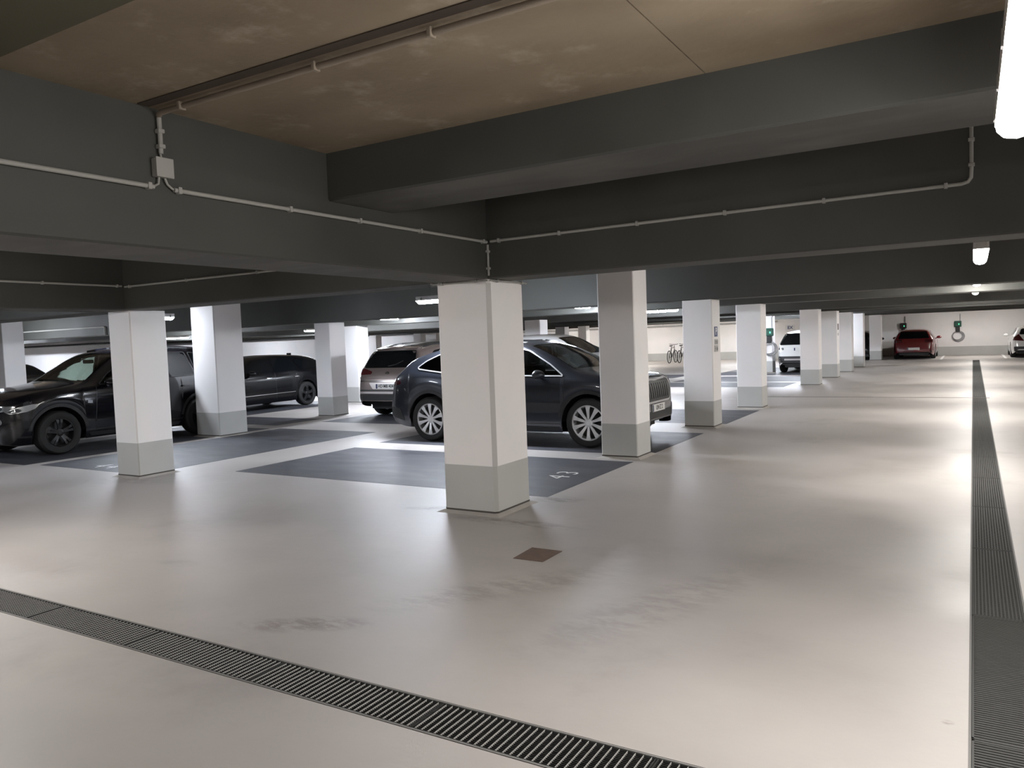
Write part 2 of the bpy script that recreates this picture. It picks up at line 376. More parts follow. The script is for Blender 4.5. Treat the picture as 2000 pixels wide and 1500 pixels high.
# ------------------------------------------------------------------ front drain channel (along x)
t = thing('drain_channel', 'dark slotted drain channel crossing the floor in the foreground', 'drain', (0, 2.575, 0))
box('edge_rail', M_galv2, t, -30, -.02, -.131, -.121, -.12, .001); box('edge_rail', M_galv2, t, -30, -.02, .121, .131, -.12, .001)
bar_me = MB().box(-.0014, .0014, -.118, .118, -.014, 0).mesh('bar', M_bar)
gp = MB().box(-.495, .495, -.12, -.114, -.025, 0).box(-.495, .495, .114, .12, -.025, 0)
for k in range(20): 
    y = -.112 + k * .0118
    gp.box(-.495, .495, y - .0012, y + .0012, -.022, -.004)
gp.box(-.497, -.492, -.12, .12, -.025, 0).box(.492, .497, -.12, .12, -.025, 0)
gp_me = gp.mesh('grate_panel', M_galv)
far_g = MB()
for k in range(30):
    far_g.box(-.4785 + k * .033 - .0014, -.4785 + k * .033 + .0014, -.118, .118, -.014, 0)
far_me = far_g.mesh('bar_field', M_bar)
for p in range(14):
    g = link('grate_panel', gp_me, t, (-.53 - p, 0, 0))
    if p < 7:
        for k in range(30): link('bar', bar_me, g, (-.4785 + k * .033, 0, 0))
    else: tag(link('bar_field', far_me, g), kind='stuff')
# ------------------------------------------------------------------ aisle drain channel (along y)
t = thing('drain_channel', 'long straight grated drain channel down the aisle at right', 'drain', (.1125, 0, 0))
box('edge_rail', M_galv2, t, -.1325, -.1225, YN, 39.3, -.12, .001); box('edge_rail', M_galv2, t, .1225, .1325, YN, 39.3, -.12, .001)
rib_me = MB().box(-.0035, .0035, -.72, .72, -.022, 0).mesh('rib', M_rib)
ap = MB().box(-.121, -.113, -.735, .735, -.025, .0).box(.113, .121, -.735, .735, -.025, 0).box(-.121, .121, -.735, -.725, -.025, 0).box(-.121, .121, .725, .735, -.025, 0)
for k in range(72):
    y = -.72 + k * .0203
    ap.box(-.113, .113, y - .0045, y + .0045, -.02, -.003)
ap_me = ap.mesh('grate_panel', mat('galvanised_mesh', (.075, .075, .073), .85, spec=.15))
fr = MB()
for k in range(13): fr.box(-.105 + k * .0175 - .0035, -.105 + k * .0175 + .0035, -.72, .72, -.022, 0)
fr_me = fr.mesh('rib_field', M_rib)
for p in range(-3, 25):
    yc = 3.37 + .74 + p * 1.478
    if yc > 38.7: break
    if 2.2 < yc - .75 < 2.3: pass
    g = link('grate_panel', ap_me, t, (0, yc, 0))
    if 1 <= p < 7:
        for k in range(13): link('rib', rib_me, g, (-.105 + k * .0175, 0, 0))
    elif p >= 7: tag(link('rib_field', fr_me, g), kind='stuff')

# ------------------------------------------------------------------ lamps
def lamp_meshes(Ln, M_d):
    h = Ln / 2
    prof = [(-.064, .012), (-.060, -.010), (-.038, -.034), (0, -.042), (.038, -.034), (.060, -.010), (.064, .012)]
    d = MB(); n = len(prof)
    secs = [(-h, .35), (-h + .03, 1), (h - .03, 1), (h, .35)]
    for y, s in secs:
        d.v += [(a * (s + 3) / 4, y, .012 + (b - .012) * s) for a, b in prof]
    for i in range(len(secs) - 1):
        for k in range(n - 1): d.f.append((i * n + k, i * n + k + 1, (i + 1) * n + k + 1, (i + 1) * n + k))
    dm = d.mesh('diffuser', M_d, True)
    hm = MB().cbox(-.066, .066, -h - .01, h + .01, .012, .08, .02).mesh('housing', M_lampbody)
    cl = MB()
    cm = cl.box(-.072, -.065, -.015, .015, .01, .055).box(.065, .072, -.015, .015, .01, .055).mesh('clip', M_chrome)
    return dm, hm, cm
LM = {}
def lamp(x, y, z, along, label, cool=False, Ln=1.5, rod_to=ZC):
    key = (cool, Ln)
    if key not in LM: LM[key] = lamp_meshes(Ln, M_lampC if cool else M_lampW)
    dm, hm, cm = LM[key]
    t = thing('strip_lamp', label, 'lamp', (x, y, z), 0 if along == 'y' else pi / 2, 'ceiling strip lamps')
    link('diffuser', dm, t); link('housing', hm, t)
    for k in (-.6, -.2, .2, .6): link('clip', cm, t, (0, k * Ln * .7, 0))
    for s in (-1, 1):
        MB().tube([(0, s * Ln * .33, .075), (0, s * Ln * .33, rod_to - z)], .006, 6).build('hanger_rod', M_galv2, t)
    return t
lamp(.135, 2.60, 2.29, 'y', 'large lit strip lamp at the top right corner')
lamp(.07, 9.4, 2.29, 'y', 'lit strip lamp second nearest over the aisle drain', rod_to=ZC)
lamp(.06, 15.35, 2.29, 'y', 'lit strip lamp third along the aisle, upper of the small pair')
lamp(.05, 20.0, 2.29, 'y', 'lit strip lamp fourth along the aisle, lower of the small pair')
lamp(.12, -4.4, 2.40, 'y', 'lit strip lamp behind the viewpoint over the drain')
for y, l in ((24.9, 'fifth'), (28.4, 'sixth'), (35.4, 'seventh'), (42.6, 'eighth')):
    lamp(.12, y, 2.55, 'y', 'lit strip lamp hidden behind cross beams, %s along the aisle' % l)
lamp(-7.1, 10.2, 2.29, 'x', 'lit strip lamp left of the nearest column top', True)
lamp(-8.0, 21.5, 2.29, 'x', 'wide lit strip lamp between the two middle columns', True)
lamp(-7.5, 15.3, 2.29, 'y', 'small lit strip lamp above the electric car', True)
lamp(-13.05, 15.3, 2.29, 'y', 'small lit strip lamp above the brown car', True)
lamp(-21.5, 21.7, 2.26, 'x', 'lit strip lamp beside the shadowed column top', True)
lamp(-31.0, 22.4, 2.26, 'x', 'far lit strip lamp behind the black car, lower one', True)
lamp(-13.6, 9.15, 2.29, 'y', 'lit strip lamp over the big black car', True, 1.2)
lamp(-6.7, 2.0, 2.40, 'y', 'lit strip lamp left of the viewpoint, out of the near bay', False)
lamp(-13.5, 2.2, 2.40, 'y', 'lit strip lamp in front of the big black car\'s bonnet', True)  # fill lamp added for light around the black car, out of view
lamp(-24.0, 11.0, 2.40, 'x', 'added unseen strip lamp far left beyond the left edge column', True)  # unseen lamp added to brighten the far left
lamp(-33.0, 15.0, 2.5, 'x', 'added hidden strip lamp lighting the partition wall at far left', True)  # added out of sight to light the partition wall
lamp(-41.0, 15.0, 2.5, 'x', 'added strip lamp out of view left of the partition lamp', True)  # second lamp added for the partition wall
lamp(-21.5, 15.0, 2.55, 'x', 'added hidden strip lamp over the black estate bay', True)  # added above soffit level to light the beam faces here
lamp(-27.0, 25.2, 2.55, 'x', 'added hidden strip lamp far behind the black estate', True)  # another lamp added for light in the far left bays
lamp(-24.0, 30.2, 2.55, 'x', 'added strip lamp hidden behind the brown car', True)  # added out of sight for more light in the left bays
lamp(-15.0, 38.0, 2.50, 'x', 'lit strip lamp by the bicycles', False)
lamp(-8.5, 38.5, 2.50, 'x', 'lit strip lamp beyond the white car', True)
lamp(-6.0, 32.0, 2.50, 'x', 'lit strip lamp above the white car by the charger', True)
for x, l in ((-31.5, 'over the black estate car'), (-40.0, 'between the two left columns'), (-49.0, 'behind the second column from the left'), (-59.0, 'behind the black car windscreen'), (-69.0, 'behind the left edge column')):
    lamp(x, 32.4, 2.45, 'x', 'added hidden strip lamp lighting the far left wall, ' + l, True)  # fill lamps added to brighten the far left wall
for x, l in ((-22.5, 'behind the nearest column'), (-11.5, 'behind the column with the blue sign')): lamp(x, 42.4, 2.5, 'x', 'added strip lamp washing the end wall, ' + l, False)  # lamps added to brighten the end wall
lamp(-17.0, 42.4, 2.5, 'x', 'added strip lamp washing the end wall left of the bicycles', False)  # extra lamp added to brighten the wall near the bicycles
lamp(-8.3, 28.5, 2.5, 'y', 'lit strip lamp in front of the charger column', True)
lamp(-18.6, 21.6, 2.58, 'x', 'added strip lamp hidden by beams behind the brown car', True)  # added above the beam soffits for more light at left
lamp(7.0, 30.0, 2.50, 'y', 'added unseen strip lamp right of the aisle', False)  # side lamp added to lift the light from the right
for y, l in ((-2.0, 'behind the viewpoint'), (5.0, 'nearest one'), (12.0, 'second one'), (19.0, 'third one')): lamp(6.0, y + .4, 2.50, 'y', 'added strip lamp over the right hand bays out of view, ' + l, False)  # added out of view to light the aisle sides of the columns

# ------------------------------------------------------------------ conduits on beams
def conduit(name, label, pts, r=.0125, clips=(), m=None):
    m = m or M_conduit
    p0 = Vector(pts[0]); t = thing(name, label, 'conduit', p0[:])
    MB().tube([Vector(p) - p0 for p in pts], r, 10).build('tube', m, t, True)
    for c, ax in clips:
        c = Vector(c) - p0; k = MB(); e = r + .006
        d = {'y': (e, .011, e), 'x': (.011, e, e), 'z': (e, e, .011)}[ax]
        k.rbox(c.x - d[0], c.x + d[0], c.y - d[1], c.y + d[1], c.z - d[2], c.z + d[2], .004).build('clip', m, t)
    return t
xf = XA + .022
conduit('cable_conduit', 'grey conduit along the left beam, left of the junction box', [(xf, YN, 2.48), (xf, 2.60, 2.48)], clips=[((xf, y, 2.48), 'y') for y in (.8, 1.7, 2.57)])
conduit('cable_conduit', 'grey conduit along the left beam from junction box to nearest column', [(xf, 2.72, 2.48), (xf, 5.86, 2.48)], clips=[((xf, y, 2.48), 'y') for y in (2.75, 3.55, 4.2, 4.9, 5.8)])
conduit('cable_conduit', 'short upright grey conduit above the junction box', [(xf, 2.655, 2.66), (xf, 2.655, 2.85)], clips=[((xf, 2.655, z), 'z') for z in (2.70, 2.78)])
yf = Y0 - .022
conduit('cable_conduit', 'grey conduit along the cross beam right of the nearest column', [(XA + .05, yf, 2.485), (-.06, yf, 2.505), (-.025, yf, 2.515), (-.008, yf, 2.54), (-.005, yf, 2.60), (-.005, yf, ZC - .004)],
        clips=[((x, yf, 2.485 + (x + 3.7) * .0055), 'x') for x in (-3.6, -3.0, -2.3, -1.6, -.9, -.15)] + [((-.005, yf, z), 'z') for z in (2.62, 2.78)])
conduit('cable_conduit', 'upright grey conduit in the beam corner above the nearest column', [(XA + .014, Y0 - .014, 2.46), (XA + .014, Y0 - .014, 2.185)], .011, [((XA + .014, Y0 - .014, z), 'z') for z in (2.25, 2.40)])
conduit('cable_conduit', 'ceiling conduit crossing the brown ceiling bay', [(xf + .0, 2.655, 2.862), (XA + .06, 2.64, 2.868), (9, 2.62, 2.868)], .015, [((x, 2.635, 2.868), 'x') for x in (-3.5, -2.55, -1.9, -1.0, .1)], mat('conduit_brown_grey', (.26, .215, .17), .6))
tag(box('groove_strip', mat('groove_shade_brown', (.05, .036, .026), .8), None, XA + .02, 9, 2.535, 2.60, ZC - .006, ZC - .0005), 'dark brown strip for the shaded groove along the ceiling conduit', 'ceiling strip')  # flat dark strip stands in for the shade of a recessed groove
conduit('cable_conduit', 'grey conduit along the left edge beam', [(-9.14, YN, 2.455), (-9.14, 5.86, 2.455)], clips=[((-9.14, y, 2.455), 'y') for y in (4.0, 4.9, 5.8)])
conduit('cable_conduit', 'grey conduit on the cross beam between the two near columns', [(-9.1, yf, 2.445), (-4.36, yf, 2.44)], clips=[((x, yf, 2.443), 'x') for x in (-9.0, -7.9, -6.7)])
conduit('cable_conduit', 'thin conduit frame on the dark beam behind the left edge', [(-30, YB[2] - .03, 2.40), (-20.9, YB[2] - .03, 2.40), (-20.85, YB[2] - .03, 2.38), (-20.85, YB[2] - .03, 2.17)], .02)
# conduits round the head of the nearest column
conduit('cable_conduit', 'thin conduit along the camera side head of the nearest column', [(XA - .63, Y0 - .02, 2.155), (XA - .60, Y0 - .02, 2.145), (XA + .0, Y0 - .02, 2.145)], .008, [((x, Y0 - .02, 2.145), 'x') for x in (XA - .5, XA - .12)])
conduit('cable_conduit', 'thin conduit along the aisle side head of the nearest column', [(XA + .02, Y0 + .0, 2.145), (XA + .02, Y0 + .66, 2.145)], .008, [((XA + .02, Y0 + y, 2.145), 'y') for y in (.12, .56)])
jb = thing('junction_box', 'small square grey junction box on the left beam', 'junction box', (XA, 2.655, 2.585))
MB().rbox(0, .045, -.05, .05, -.05, .05, .008).build('case', M_conduit, jb)
MB().rbox(.044, .052, -.052, .052, -.052, .052, .003).build('lid', M_conduit, jb)
MB().tube([(.02, 0, .05), (.016, 0, .09)], .006, 8).build('cable', M_conduit, jb)
MB().tube([(.02, -.02, -.05), (.018, -.024, -.085), (.016, -.05, -.10), (.016, -.075, -.105)], .006, 8).build('cable', M_conduit, jb)
MB().tube([(.02, .015, -.05), (.018, .03, -.08), (.016, .06, -.10), (.016, .075, -.105)], .006, 8).build('cable', M_conduit, jb)

# ------------------------------------------------------------------ cars
def interp(pts):
    # monotone cubic interpolation through (x, y) points
    xs = [p[0] for p in pts]; ys = [p[1] for p in pts]; n = len(xs)
    h = [xs[i + 1] - xs[i] for i in range(n - 1)]; dl = [(ys[i + 1] - ys[i]) / h[i] for i in range(n - 1)]
    m = [dl[0]] + [0 if dl[i - 1] * dl[i] <= 0 else 2 * dl[i - 1] * dl[i] / (dl[i - 1] + dl[i]) for i in range(1, n - 1)] + [dl[-1]]
    def f(x):
        if x <= xs[0]: return ys[0]
        if x >= xs[-1]: return ys[-1]
        lo = 0
        while x > xs[lo + 1]: lo += 1
        t = (x - xs[lo]) / h[lo]; a = t * t
        return ys[lo] * (1 + 2 * t) * (1 - t) ** 2 + h[lo] * m[lo] * t * (1 - t) ** 2 + ys[lo + 1] * a * (3 - 2 * t) + h[lo] * m[lo + 1] * a * (t - 1)
    return f
LOW = interp([(0, .945), (.1, .975), (.32, .998), (.55, 1.0), (.72, .992), (.86, .985), (1, .958)])
def pip(p, poly):
    x, y = p; c = False; j = len(poly) - 1
    for i in range(len(poly)):
        if (poly[i][1] > y) != (poly[j][1] > y) and x < (poly[j][0] - poly[i][0]) * (y - poly[i][1]) / (poly[j][1] - poly[i][1]) + poly[i][0]: c = not c
        j = i
    return c
def dense(poly, r):
    out = []
    for i in range(len(poly)):
        a, b = poly[i], poly[(i + 1) % len(poly)]; n = max(1, int(math.hypot(b[0] - a[0], b[1] - a[1]) / r))
        out += [(a[0] + (b[0] - a[0]) * k / n, a[1] + (b[1] - a[1]) * k / n) for k in range(n)]
    return out
def rounded(poly, r, n=3):
    out = []; m = len(poly)
    for i in range(m):
        p = Vector(poly[i]); a = Vector(poly[i - 1]) - p; b = Vector(poly[(i + 1) % m]) - p
        q = min(r, a.length * .45, b.length * .45); A = p + a.normalized() * q; B = p + b.normalized() * q
        for k in range(n + 1):
            t = k / n; v = A * (1 - t) ** 2 + p * 2 * t * (1 - t) + B * t * t; out.append((v.x, v.y))
    return out
def grow(poly, d):
    # offset a polygon outward by d
    m = len(poly); area = sum(poly[i - 1][0] * poly[i][1] - poly[i][0] * poly[i - 1][1] for i in range(m)); sg = 1 if area > 0 else -1
    out = []
    for i in range(m):
        p = Vector(poly[i]); a = (p - Vector(poly[i - 1])); b = (Vector(poly[(i + 1) % m]) - p)
        if a.length < 1e-6 or b.length < 1e-6: continue
        a.normalize(); b.normalize()
        n1 = Vector((a.y, -a.x)) * sg; n2 = Vector((b.y, -b.x)) * sg; q = n1 + n2
        if q.length < 1e-3: continue
        q = q / max(.35, q.dot(n1)); out.append((p.x + q.x * d, p.y + q.y * d))
    return out
def path_poly(pts, wd):
    L_, R_ = [], []
    for i, p in enumerate(pts):
        a = Vector(pts[max(i - 1, 0)]); b = Vector(pts[min(i + 1, len(pts) - 1)]); t = (b - a).normalized(); n = Vector((-t.y, t.x)) * wd / 2
        L_.append((p[0] + n.x, p[1] + n.y)); R_.append((p[0] - n.x, p[1] - n.y))
    return L_ + R_[::-1]

class Car:
    def __init__(s, name, label, P, loc, rz, paint, step=.035, seethru=False, group='parked cars'):
        s.P = P; s.L = P['L']; s.W = P['W']; s.paint = paint; s.step = step
        s.t = thing(name, label, 'car', loc, rz, group)
        s.top = interp(P['top']); s.belt = interp(P['belt']); L_ = s.L
        s.wide = interp(P.get('wide') or [(0, .60), (.02, .66), (.06, .74), (.14, .83), (.28, .91), (.5, .965), (.85, .992), (1.3, 1), (L_ - 1.2, 1), (L_ - .7, .985), (L_ - .4, .955), (L_ - .2, .91), (L_ - .08, .855), (L_ - .02, .79), (L_, .74)])
        s.bot = interp(P.get('bot') or [(0, .34), (.08, .25), (.4, .21), (L_ - .5, .22), (L_ - .1, .30), (L_, .38)])
        s.r = P['r']; s.ax = (P['foh'], P['foh'] + P['wb']); s.ra = s.r + P.get('gap', .055); s.tum = P.get('tum', .44)
        s.seethru = seethru; s.cut = P.get('cut', 0)
        s.holes = []
        s.make_body()
    def X(s, d): return s.L / 2 - d
    def em(s, d): return d if d >= .42 or not s.cut else (d - s.cut) / (.42 - s.cut) * .42
    def sec(s, d_):
        d = s.em(d_)
        ws = s.wide(d) * s.W / 2; zt = s.top(d); zs = min(s.belt(d), zt - .035); zb = s.bot(d); arch = 0
        for a in s.ax:
            if abs(d_ - a) < s.ra:
                z = s.r + sqrt(s.ra ** 2 - (d_ - a) ** 2)
                if z > zb: zb = z; arch = 1
        zb = min(zb, zs - .05)
        out = []; NL, N1, N2, N3 = 12, 8, 5, 7
        for k in range(NL):
            t = k / (NL - 1); f = LOW(t)
            if arch: f = max(f, .985) if t < .5 else f
            out.append((ws * f, zb + (zs - zb) * t))
        y0 = out[-1][0]; h = zt - zs; cr_ = min(.045, h * .5)
        yr = max(.08, y0 - s.tum * h - min(.05, h * .25)); P0 = Vector((y0, zs)); P1 = Vector((yr, zt - cr_))
        rc = min(.11, (P0 - P1).length * .55); A = P1 + (P0 - P1).normalized() * rc; B = Vector((yr * max(.2, 1 - rc * 1.3 / max(yr, .1)), 0)); B.y = zt - cr_ * (B.x / yr) ** 2
        for k in range(1, N1): out.append(tuple(P0 + (A - P0) * k / (N1 - 1)))
        for k in range(1, N2 + 1):
            t = k / N2; out.append(tuple(A * (1 - t) ** 2 + P1 * 2 * t * (1 - t) + B * t * t))
        for k in range(1, N3 + 1):
            y = B.x * (1 - k / N3); out.append((y, zt - cr_ * (y / yr) ** 2))
        return out
    def corner(s, d):
        ws = s.wide(d) * s.W / 2 * .958; zt = s.top(d); zs = min(s.belt(d), zt - .035); h = zt - zs
        return max(.08, ws - s.tum * h - min(.05, h * .25))
    def make_body(s):
        ds = [s.cut + q for q in (0, .012, .03, .055, .085)]; d = s.cut + .12
        while d < s.L - .11: ds.append(d); d += s.step
        ds += [s.L - .085, s.L - .055, s.L - .03, s.L - .012, s.L]
        for a in s.ax: ds += [a - s.ra + .001, a + s.ra - .001, a - s.ra - .004, a + s.ra + .004]
        ds = sorted(ds); v = []; f = []; n = None
        for d in ds:
            h = s.sec(d); n = len(h); full = [(y, z) for y, z in h] + [(-y, z) for y, z in h[-2::-1]]
            v += [(s.X(d), y, z) for y, z in full]
        m = 2 * n - 1
        for i in range(len(ds) - 1):
            for k in range(m - 1): f.append((i * m + k, (i + 1) * m + k, (i + 1) * m + k + 1, i * m + k + 1))
        for b in (0, (len(ds) - 1) * m):
            for k in range(n - 2): f.append((b + k, b + k + 1, b + m - 2 - k, b + m - 1 - k))
            f.append((b + n - 2, b + n - 1, b + n))
        s.V, s.F = v, f
        s.bvh = BVHTree.FromPolygons([Vector(q) for q in v], f)
    def finish(s):
        v, f = s.V, s.F
        if s.holes:
            keep = []
            for q in f:
                p = [Vector(v[i]) for i in q]; c = sum(p, Vector()) / len(p); nn = (p[1] - p[0]).cross(p[2] - p[0])
                nn = nn.normalized() if nn.length > 0 else nn; ok = True
                for ax, poly in s.holes:
                    dd = s.L / 2 - c.x
                    if ax == 'side' and abs(nn.y) > .45 and pip((dd, c.z), poly): ok = False
                    if ax == 'top' and abs(nn.z) > .25 and pip((dd, c.y), poly) and c.z > 1.0: ok = False
                    if ax == 'rear' and dd > s.L * .6 and pip((c.y, c.z), poly) and abs(nn.y) < .6: ok = False
                if ok: keep.append(q)
            f = keep
        mb = MB(); mb.v = v; mb.f = f
        o = mb.build('body', s.paint, s.t, 'all')
        P = s.P; W2 = s.W / 2
        # underside and wheel wells
        u = MB(); ti = P.get('tw', .225)
        u.box(s.X(s.L - .3), s.X(.3 + s.cut), -W2 + ti + .06, W2 - ti - .06, .19, .62)
        u.box(s.X(s.ax[1] - s.ra - .02), s.X(s.ax[0] + s.ra + .02), -W2 * .93, W2 * .93, .215, .27)
        u.box(s.X(s.ax[0] - s.ra - .02), s.X(.2 + s.cut), -W2 * .80, W2 * .80, .27, .4)
        u.box(s.X(s.L - .2), s.X(s.ax[1] + s.ra + .02), -W2 * .84, W2 * .84, .29, .42)
        u.build('underbody', M_black, s.t)
        for a in s.ax:
            for sd in (-1, 1):
                k = MB(); n = 14; y1 = sd * (W2 * .965); y0 = sd * (W2 - ti - .09); R = s.ra + .004
                for i in range(n + 1):
                    an = pi * i / n
                    k.v += [(s.X(a) + R * cos(an), y0, s.r + R * sin(an)), (s.X(a) + R * cos(an), y1, s.r + R * sin(an))]
                k.f = [(2 * i, 2 * i + 1, 2 * i + 3, 2 * i + 2) for i in range(n)]
                k.build('wheel_arch', M_black, s.t)
        return o
    def ray(s, axis, p):
        if axis == 'side+': o, dr = Vector((s.X(p[0]), 3, p[1])), Vector((0, -1, 0))
        elif axis == 'side-': o, dr = Vector((s.X(p[0]), -3, p[1])), Vector((0, 1, 0))
        elif axis == 'front': o, dr = Vector((5, p[0], p[1])), Vector((-1, 0, 0))
        elif axis == 'rear': o, dr = Vector((-5, p[0], p[1])), Vector((1, 0, 0))
        else: o, dr = Vector((s.X(p[0]), p[1], 4)), Vector((0, 0, -1))
        h = s.bvh.ray_cast(o, dr)
        return h[0], h[1], dr
    def patch(s, name, poly, axis, m, off=.004, res=.06, parent=None, label=None, thick=.006, smooth=True, hole=None):
        out = dense(poly, res); xs = [p[0] for p in out]; ys_ = [p[1] for p in out]; pts = list(out); n = len(out)
        x = min(xs) + res * .7
        while x < max(xs):
            y = min(ys_) + res * .7
            while y < max(ys_):
                if pip((x, y), poly) and min((x - q[0]) ** 2 + (y - q[1]) ** 2 for q in out) > (res * .45) ** 2: pts.append((x, y))
                y += res
            x += res
        edges = [(i, (i + 1) % n) for i in range(n)]
        if hole:
            pts = list(out); hd = dense(hole, res); o_ = len(pts); pts += hd; edges += [(o_ + i, o_ + (i + 1) % len(hd)) for i in range(len(hd))]
        r = delaunay_2d_cdt([Vector(p) for p in pts], edges, [], 1, 1e-5)
        vs, es, fs = r[0], r[1], r[2]
        if hole: fs = [f for f in fs if not pip((sum(vs[i][0] for i in f) / len(f), sum(vs[i][1] for i in f) / len(f)), hole)]
        top = []; bot = []; good = []
        for p in vs:
            h, nn, dr = s.ray(axis, p)
            if h is None: top.append((0, 0, 0)); bot.append((0, 0, 0)); good.append(False); continue
            if nn.dot(dr) > 0: nn = -nn
            top.append((h + nn * off)[:]); bot.append((h - nn * (thick))[:]); good.append(True)
        k = MB(); N = len(top); k.v = top + bot
        fs = [f for f in fs if all(good[i] for i in f)]
        cnt = {}
        for f in fs:
            for i in range(len(f)):
                e = (f[i], f[(i + 1) % len(f)]); cnt[e] = 1
        k.f = [tuple(f) for f in fs] + [(e[1], e[0], e[0] + N, e[1] + N) for e in cnt if (e[1], e[0]) not in cnt]
        if not k.f: return None
        o = link(name, k.mesh(name, m, smooth and True), parent or s.t)
        if label: o['label'] = label
        return o
    def both(s, name, poly, m, **k):
        return [s.patch(name, poly, a, m, **k) for a in ('side+', 'side-')]
    def mirr(s, name, poly, axis, m, **k):
        s.patch(name, poly, axis, m, **k); s.patch(name, [(-x, y) for x, y in poly] if axis in ('front', 'rear') else [(x, -y) for x, y in poly], axis, m, **k)
    # ---- glazing
    def glaze(s, side, ws, rear, trim=None, rear_axis='rear', gm=None, frame=True):
        gm = gm or (M_bglass)
        for pi_, poly in enumerate(side):
            rp = rounded(poly, .03); gm_ = M_bglass if pi_ >= getattr(s, 'dark_from', 99) else gm
            if trim: s.both('window_trim', grow(rp, .011), trim, off=.010, hole=grow(rp, -.006), res=.05)
            if s.seethru and gm_ is gm:
                s.holes.append(('side', grow(rp, -.006)))
            s.both('side_window', rp, gm_, off=.007, thick=.001 if s.seethru else .006)
        d0, d1 = ws; q = []
        for k in range(9):
            t = -1 + k / 4; y = t * (s.corner(d0 + .02) - .045); q.append((d0 - .0 + .10 * t * t + (-.04), y))
        for k in range(9):
            t = 1 - k / 4; y = t * (s.corner(d1) - .055); q.append((d1 + .06 * t * t - .03, y))
        if s.seethru: s.holes.append(('top', grow(q, -.02)))
        s.patch('windshield', q, 'top', gm, off=.004, thick=.001 if s.seethru else .006)
        if rear:
            rq = rounded(rear, .05)
            s.patch('rear_window', rq, rear_axis, M_bglass, off=.004)
    def wheels(s, m_rim, style, spokes=10):
        r = s.r; tw = s.P.get('tw', .225); rr = r * s.P.get('rimf', .70); W2 = s.W / 2
        key = (r, tw, rr, style, m_rim.name, spokes)
        if key not in WM:
            h = tw / 2
            tp = [(rr, -h * .9), (rr + .02, -h), (r - .03, -h), (r - .008, -h * .85), (r, -h * .6), (r, h * .6), (r - .008, h * .85), (r - .03, h), (rr + .02, h), (rr, h * .9)]
            tyre = MB().lathe_y(tp, 48).mesh('wheel', M_rubber, True)
            a = MB()
            a.lathe_y([(rr + .002, h * .9), (rr - .012, h * .95), (rr - .022, h * .80), (rr - .025, -h * .6), (rr + .002, -h * .6)], 48)
            hub = .062
            yo = h * .86
            for i in range(spokes):
                if style == 'multi': an = 2 * pi * i / spokes; wi, wo = .014, .040
                elif style == 'twin': an = 2 * pi * (i // 2) / (spokes / 2) + (.16 if i % 2 else -.16); wi, wo = .018, .022
                else: an = 2 * pi * i / spokes; wi, wo = .035, .05
                an += pi / 2
                u = Vector((cos(an), 0, sin(an))); p = Vector((-sin(an), 0, cos(an)))
                an0 = an; u0 = Vector((cos(an0), 0, sin(an0))); p0 = Vector((-sin(an0), 0, cos(an0)))
                vs = []
                for R_, w_, yy, uu, pp in ((hub * .6, wi, yo - .012, u0, p0), ((hub + rr) * .55, (wi + wo) / 2 * .9, yo + .006, (u + u0).normalized(), (p + p0).normalized()), (rr - .010, wo, yo + .002, u, p)):
                    for sx, dy in ((-1, 0), (1, 0), (.75, -.03), (-.75, -.03)):
                        q = uu * R_ + pp * w_ * sx; vs.append((q.x, yy + dy, q.z))
                a.add(vs, [(0, 1, 5, 4), (4, 5, 9, 8), (1, 2, 6, 5), (5, 6, 10, 9), (3, 0, 4, 7), (7, 4, 8, 11), (2, 3, 7, 6), (6, 7, 11, 10), (8, 9, 10, 11), (3, 2, 1, 0)])
            a.lathe_y([(.0005, yo + .004), (.03, yo + .004), (hub, yo - .008), (hub, yo - .05), (.0005, yo - .05)], 24)
            rim = a.mesh('rim', m_rim, False)
            bk = MB().lathe_y([(.0005, -h * .1), (rr - .02, -h * .1), (rr - .02, -h * .3), (.0005, -h * .3)], 32).mesh('brake_disc', M_black)
            WM[key] = (tyre, rim, bk)
        ty, rim, bk = WM[key]
        for a in s.ax:
            for sd in (1, -1):
                o = link('wheel', ty, s.t, (s.X(a), sd * (W2 * .985 - tw / 2), r), 0 if sd > 0 else pi)
                link('rim', rim, o); link('brake_disc', bk, o)
    def mirrors(s, d, z, m):
        for sd in (1, -1):
            y = s.W / 2 * .93; x = s.X(d); k = MB()
            bm = bmesh.new(); bmesh.ops.create_icosphere(bm, subdivisions=3, radius=1)
            for v in bm.verts:
                v.co = (x + v.co.x * (.12 if v.co.x > 0 else .06), sd * (y + .14 + v.co.y * .115), z + v.co.z * (.075 if v.co.z > 0 else .06))
            bm.verts.index_update(); k.add([v.co[:] for v in bm.verts], [tuple(v.index for v in f.verts) for f in bm.faces]); bm.free()
            k.tube([(x, sd * (y - .08), z - .07), (x, sd * (y + .08), z - .03)], [.028, .02], 8)
            o = k.build('side_mirror', m, s.t, 'all')
    def handles(s, ds_, z, m):
        for d in ds_:
            for ax, sd in (('side+', 1), ('side-', -1)):
                h, nn, dr = s.ray(ax, (d, z))
                if h: MB().rbox(h.x - .09, h.x + .09, h.y - .012 * 1, h.y + .012, h.z - .014, h.z + .014, .007).build('door_handle', m, s.t, True) if False else MB().rbox(h.x - .09, h.x + .09, h.y - .004 + sd * .012 - .012, h.y + .004 + sd * .012 + .012, h.z - .014, h.z + .014, .007).build('door_handle', m, s.t, True)
    def gaps(s, lines, wd=.007):
        for ln in lines: s.both('panel_gap', path_poly(dense(ln + [ln[-1]], .2)[:-1] if False else ln, wd), M_black, off=.0032, thick=.002, res=.04)
